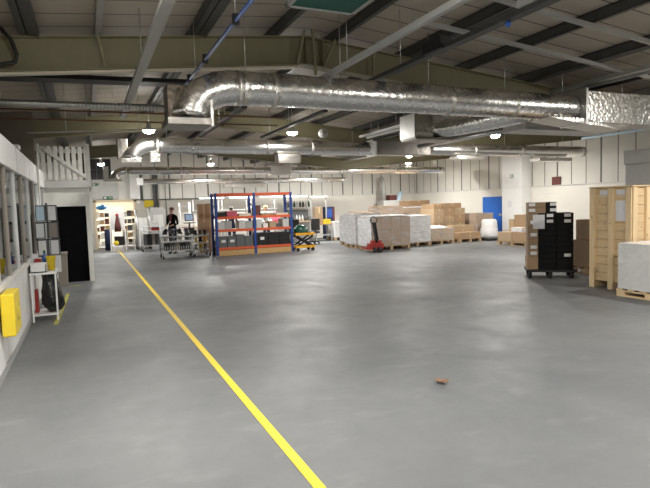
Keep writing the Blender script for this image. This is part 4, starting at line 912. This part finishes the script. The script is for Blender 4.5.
def shelf_unit(x, y, L, D, H, n, label, m='lgrey', rz=0):
    t = thing('storage_shelf', label, 'shelf', (x, y, 0), rz)
    for sx in (-L / 2, L / 2):
        for sy in (-D / 2, D / 2): MB().b2((sx - .015, sy - .015, 0), (sx + .015, sy + .015, H)).build('post', m, t)
    for k in range(n): MB().b2((-L / 2, -D / 2, .1 + k * (H - .15) / (n - 1)), (L / 2, D / 2, .12 + k * (H - .15) / (n - 1))).build('shelf', m, t)
    return t
shelf_unit(.62, 25.6, .7, .4, 1.7, 6, 'left storage shelf full of goods inside the lit doorway'); shelf_unit(1.75, 25.6, .6, .4, 1.7, 6, 'right storage shelf full of goods inside the lit doorway')
random.seed(8)
for (x, nm) in ((.62, 'left'), (1.75, 'right')):
    for k in range(5):
        for j in range(3):
            w_ = random.uniform(.15, .195); hh = random.uniform(.16, .27)
            tag(MB().b2((-w_ / 2, -.15, 0), (w_ / 2, .15, hh)).build('store_box', random.choice(['card2', 'label', 'dgrey', 'redbrown', 'cream', 'black', 'polyblue'] if nm == 'left' else ['dgrey', 'label', 'card', 'black', 'lgrey']), None, (x - .2 + j * .2, 25.6, .121 + k * .31)), 'goods on the %s doorway shelf, %s row up, %s place from the left' % (nm, NTH[k], NTH[j]), 'box', 'goods on the doorway shelves')
t = thing('blue_bag', 'bright blue plastic bag on top of the left doorway shelf', 'bag', (.62, 25.6, 1.672)); MB().ball((0, 0, .1), (.24, .18, .1), 14, 8).build('bag', 'polyblue', t); MB().ball((.05, 0, .19), (.08, .06, .05)).build('knot', 'polyblue', t)
t = thing('blue_roll', 'dark blue upright roll beside the white board in the doorway', 'roll', (.76, 23.9, 0)); MB().tube([(0, 0, 0), (0, 0, .85)], .12, 16).build('roll', 'navy', t); MB().tube([(0, 0, .85), (0, 0, .88)], .04, 10).build('core', 'card', t)
t = thing('step_stool', 'white two step stool right of the white board', 'stool', (1.62, 23.75, 0))
for sx in (-.15, .15): MB().bar((sx, -.18, 0), (sx, .0, .8), .03).build('leg', 'brightwhite', t); MB().bar((sx, .2, 0), (sx, .0, .8), .03).build('leg', 'brightwhite', t)
for k in range(3): MB().b2((-.17, -.15 + k * .05, .25 + k * .25), (.17, .05 + k * .04, .275 + k * .25)).build('step', 'brightwhite', t)

# ------------------------------------------------------------------ workbenches behind the rack
def bench(x, y, L, label, panel='lgrey'):
    t = thing('workbench', label, 'workbench', (x, y, 0), 0, 'workbenches behind the rack')
    MB().b2((-L / 2, -.35, .84), (L / 2, .35, .88)).build('worktop', 'card2', t)
    for sx in (-L / 2 + .05, L / 2 - .05):
        for sy in (-.3, .3): MB().b2((sx - .025, sy - .025, 0), (sx + .025, sy + .025, .84 if sy < 0 else 1.95)).build('leg', 'steel', t)
    MB().b2((-L / 2, .28, .95), (L / 2, .3, 1.4)).build('back_panel', panel, t); MB().b2((-L / 2, .05, 1.5), (L / 2, .32, 1.52)).build('upper_shelf', 'lgrey', t)
    return t
bench(4.55, 22.2, 1.15, 'workbench behind the left end of the rack'); bench(5.75, 22.2, 1.15, 'workbench in front of the person in navy'); bench(7.0, 22.2, 1.15, 'workbench before the blond person'); bench(9.15, 23.6, 1.2, 'workbench with dark bottles against the back wall right of the rack', 'dgrey')
random.seed(3)
for z, nm in ((1.522, 'upper'), (.882, 'lower')):
    for k in range(8):
        t = thing('dark_bottle', 'dark bottle on the far bench right of the rack, %s row, %s from the left' % (nm, NTH[k]), 'bottle', (8.64 + k * .145, 23.75 if nm == 'upper' else 23.5, z), 0, 'dark bottles on the far bench')
        MB().lathe([(0, 0), (.05, 0), (.05, .18), (.02, .24), (.02, .28), (0, .28)], (0, 0, 0), 10).build('body', random.choice(['black', 'dgrey', 'dkgreen', 'lgrey']), t)
def chair(x, y, rz, label):
    t = thing('office_chair', label, 'chair', (x, y, 0), rz, 'black office chairs')
    MB().box((0, 0, .48), (.46, .44, .08)).build('seat', 'black', t, bevel=.02); MB().box((0, .22, .80), (.42, .07, .5)).build('backrest', 'black', t, bevel=.02)
    MB().tube([(0, 0, .1), (0, 0, .46)], .03, 8).build('gas_post', 'steel', t); MB().bar((0, .2, .48), (0, .24, .7), .05).build('back_bracket', 'black', t)
    for k in range(5):
        a = 2 * PI * k / 5; l = MB().bar((0, 0, .1), (.26 * math.cos(a), .26 * math.sin(a), .09), .04).build('base_leg', 'black', t); MB().ball((.26 * math.cos(a), .26 * math.sin(a), .04), .04, 8, 6).build('castor', 'rubber', l)
chair(7.75, 20.8, 2.9, 'black office chair just right of the lift table'); chair(8.5, 20.6, 3.4, 'black office chair farther right, before the yellow workstation')
t = thing('packing_station', 'brown topped packing station with a grey frame carrying a yellow crate', 'workstation', (9.52, 22.0, 0))
MB().b2((-.4, -.3, .72), (.4, .3, .76)).build('worktop', 'card3', t); MB().b2((-.35, -.25, .25), (.35, .25, .28)).build('shelf', 'lgrey', t)
for sx in (-.37, .37):
    for sy in (-.27, .27): MB().b2((sx - .02, sy - .02, 0), (sx + .02, sy + .02, .72 if sy < 0 else 1.95)).build('leg', 'grey', t)
MB().b2((-.45, .2, 1.92), (.45, .35, 2.0)).build('overhead_arm', 'grey', t)
carton(9.22, 21.9, .762, .34, .3, .75, 'upright brown carton on the packing station', 'card3', None)
crate_(9.58, 21.74, .762, .28, .3, .2, 'yellow crate on the packing station', 'yellow')
t = thing('blue_red_cabinet', 'dark blue tool cabinet with a red side, left of the white wrapped stacks', 'cabinet', (10.5, 23.4, 0))
MB().b2((-.2, -.25, 0), (.12, .25, 1.5)).build('body', 'navy', t); MB().b2((.12, -.25, 0), (.22, .25, 1.5)).build('side', 'redbrown', t); MB().b2((-.17, -.27, 1.0), (.08, -.25, 1.4)).build('drawer', 'blue', t)
# dust extractor by the corner
t = thing('dust_extractor', 'grey dust extractor with a tall duct near the back right corner', 'extractor', (13.95, 23.7, 0))
MB().b2((-.45, -.35, .5), (.45, .35, 1.72)).build('body', 'lgrey', t, bevel=.01); MB().b2((-.1, -.36, 1.2), (.1, -.35, 1.45)).build('panel', 'label', t)
MB().b2((.0, -.2, 1.72), (.4, .2, 1.98)).build('motor', 'redbrown', t); MB().tube([(-.25, 0, 1.72), (-.25, 0, 2.6), (-.25, .2, 2.85)], .12, 14).build('duct', 'grey', t)
for sx in (-.4, .4):
    for sy in (-.3, .3): MB().b2((sx - .03, sy - .03, 0), (sx + .03, sy + .03, .5)).build('leg', 'grey', t)
MB().tube([(.62, 0, .3), (.62, 0, 1.8), (.8, .1, 2.1)], .13, 14).build('filter_sleeve', 'paleblue', t); MB().tube([(.62, 0, .0), (.62, 0, .3)], .14, 14).build('dust_bin', 'pipeblue', t)

# ------------------------------------------------------------------ people
def person(label, loc, rz, top_m, leg_m, hair_m, pose='stand', scale=1.0, long_hair=False):
    root = thing('person', label, 'person', loc, rz)
    V = {}; vs = []; rs = []; es = []
    def j(n, p, r, par=None):
        V[n] = len(vs); vs.append(p); rs.append(r)
        if par: es.append((V[par], V[n]))
    j('pelvis', (0, 0, .96), (.15, .11)); j('waist', (0, -.005, 1.10), (.135, .10), 'pelvis'); j('chest', (0, -.01, 1.30), (.165, .115), 'waist'); j('collar', (0, 0, 1.44), (.10, .08), 'chest')
    j('neck', (0, -.01, 1.52), (.055, .055), 'collar'); j('jaw', (0, -.03, 1.585), (.066, .075), 'neck'); j('skull', (0, -.02, 1.665), (.078, .095), 'jaw'); j('crown', (0, -.01, 1.715), (.055, .06), 'skull')
    for s, n in ((-1, 'l'), (1, 'r')):
        j(n + 'hip', (s * .095, 0, .90), (.095, .10), 'pelvis'); j(n + 'knee', (s * .10, -.01, .50), (.062, .065), n + 'hip'); j(n + 'calf', (s * .10, .015, .34), (.055, .06), n + 'knee'); j(n + 'ankle', (s * .10, .02, .09), (.042, .045), n + 'calf'); j(n + 'heel', (s * .10, .01, .045), (.042, .04), n + 'ankle'); j(n + 'toe', (s * .11, -.16, .035), (.042, .03), n + 'heel')
        j(n + 'sho', (s * .185, 0, 1.41), (.062, .062), 'collar'); j(n + 'elb', (s * .235, .02, 1.13), (.045, .045), n + 'sho')
        wr_ = (s * .20, -.18, 1.02) if pose == 'work' else (s * .14, -.20, 1.08)
        j(n + 'wri', wr_, (.03, .028), n + 'elb')
        d = (Vector(wr_) - Vector(vs[V[n + 'elb']])).normalized(); side = Vector((s, 0, 0)); side = (side - d * side.dot(d)).normalized(); nor = d.cross(side)
        if nor.z > 0: nor = -nor
        pal = Vector(wr_) + d * .06; j(n + 'palm', tuple(pal), (.036, .018), n + 'wri')
        for k, (off, ln) in enumerate(((-.027, .062), (-.009, .074), (.009, .07), (.027, .055))):
            b0 = pal + side * off * .9 + d * .03; j(n + 'f%da' % k, tuple(b0), (.0095, .0095), n + 'palm'); b1 = b0 + d * ln * .55 + nor * .008; j(n + 'f%db' % k, tuple(b1), (.0085, .0085), n + 'f%da' % k); b2_ = b1 + d * ln * .35 + nor * .026; j(n + 'f%dc' % k, tuple(b2_), (.007, .007), n + 'f%db' % k)
        t0 = Vector(wr_) + d * .03 - side * .032 + nor * .008; j(n + 't0', tuple(t0), (.011, .011), n + 'wri'); t1 = t0 + d * .035 - side * .02 + nor * .012; j(n + 't1', tuple(t1), (.0085, .0085), n + 't0')
    me = bpy.data.meshes.new('body'); me.from_pydata(vs, es, []); ob = bpy.data.objects.new('body', me); COL.objects.link(ob)
    sk = ob.modifiers.new('skin', 'SKIN'); sd = ob.modifiers.new('sub', 'SUBSURF'); sd.levels = sd.render_levels = 1
    for i, r in enumerate(rs): me.skin_vertices[0].data[i].radius = r; me.skin_vertices[0].data[i].use_root = (i == 0)
    dg = bpy.context.evaluated_depsgraph_get(); m2 = bpy.data.meshes.new_from_object(ob.evaluated_get(dg)); bpy.data.objects.remove(ob)
    m2.materials.clear()
    for m in (top_m, leg_m, 'skin', 'black'): m2.materials.append(M[m])
    handpts = [Vector(vs[V[n + 'palm']]) for n in 'lr']
    for p in m2.polygons:
        c = p.center; p.use_smooth = True
        if c.z > 1.50: p.material_index = 2
        elif min((c - h).length for h in handpts) < .115 and c.y < -.1: p.material_index = 2
        elif c.z < .085: p.material_index = 3
        elif c.z < .98 and abs(c.x) < .19 and c.y > -.14: p.material_index = 1
        else: p.material_index = 0
    ob = bpy.data.objects.new('body', m2); COL.objects.link(ob); ob.parent = root
    mb = MB(); mb.ball((0, .012, 1.69), (.088, .105, .078), 18, 12)
    if long_hair: mb.ball((0, .055, 1.60), (.085, .06, .14), 14, 10)
    mb.build('hair', hair_m, root)
    for s in (-1, 1):
        MB().ball((s * .03, -.112, 1.645), (.011, .008, .008), 8, 6).build('eye', 'eye', root); MB().ball((s * .078, -.015, 1.63), (.012, .022, .032), 8, 6).build('ear', 'skin', root)
    MB().ball((0, -.122, 1.618), (.012, .018, .022), 8, 6).build('nose', 'skin', root); MB().ball((0, -.103, 1.578), (.024, .010, .008), 8, 6).build('mouth', 'lip', root)
    root.scale = (scale,) * 3
    return root
p = person('person in a black jacket over a burgundy shirt standing behind the trolleys', (2.84, 20.2, 0), math.radians(-42), 'blackfab', 'navy', 'auburn', 'stand', .955)
MB().add([(-.045, -.118, 1.22), (.045, -.118, 1.22), (.06, -.075, 1.475), (-.06, -.075, 1.475), (-.045, -.128, 1.22), (.045, -.128, 1.22), (.06, -.092, 1.475), (-.06, -.092, 1.475)], [(0, 1, 2, 3), (4, 7, 6, 5), (0, 4, 5, 1), (1, 5, 6, 2), (2, 6, 7, 3), (3, 7, 4, 0)]).build('shirt_front', 'shirt', p)
MB().b2((-.025, -.14, 1.16), (.025, -.13, 1.23)).build('badge', 'label', p)
person('dark haired person in navy at a bench, seen through the left rack bay', (5.3, 21.3, 0), math.radians(155), 'navy', 'navy', 'hair', 'work', .93)
person('blond person at a bench, seen through the right bay of the rack', (6.75, 21.3, 0), math.radians(20), 'lgrey', 'navy', 'blond', 'work', .94, True)
t = thing('pink_bag', 'bright pink bag on the bench right of the blond person', 'bag', (7.4, 22.05, .882)); MB().ball((0, 0, .2), (.2, .14, .2), 14, 10).build('bag', 'pink', t); MB().tube([(-.1, 0, .37), (-.06, 0, .5), (.06, 0, .5), (.1, 0, .37)], .012, 6).build('handle', 'pink', t)

# ------------------------------------------------------------------ dry leaf on the floor
t = thing('dry_leaf', 'dry brown maple leaf lying on the bare grey floor', 'leaf', (2.79, 3.89, .004), 2.7)
t.scale = (1.22, 1.22, 1.22)
lobes = [(0, .0), (.25, .035), (.5, .02), (.8, .058), (1.05, .03), (1.35, .066), (1.57, .04), (1.57, .075), (1.8, .066), (2.1, .03), (2.35, .058), (2.65, .02), (2.9, .035), (3.14, .0)]
out = [(-.055, 0), (-.035, .012), (-.06, .03), (-.028, .034), (-.04, .06), (-.016, .05), (0, .085), (.016, .05), (.04, .06), (.028, .034), (.06, .03), (.035, .012), (.055, 0), (.02, -.006), (.03, -.03), (0, -.012), (-.03, -.03), (-.02, -.006)]
def lz_(x, y): return .004 + 6.5 * (x * x + (y - .02) ** 2) + .006 * math.sin(60 * x)
vs = [(0, .02, .004)] + [(x, y, lz_(x, y)) for x, y in out]; n = len(out)
mb = MB(); mb.add(vs + [(x, y, z + .0015) for x, y, z in vs], [(0, 1 + (i + 1) % n, 1 + i) for i in range(n)] + [(n + 1, n + 2 + i, n + 2 + (i + 1) % n) for i in range(n)] + [(1 + i, 1 + (i + 1) % n, n + 2 + (i + 1) % n, n + 2 + i) for i in range(n)])
mb.build('blade', 'leaf', t); MB().tube([(0, -.01, .006), (.005, -.04, .012), (.012, -.065, .01)], .0018, 5).build('stem', 'leaf', t)
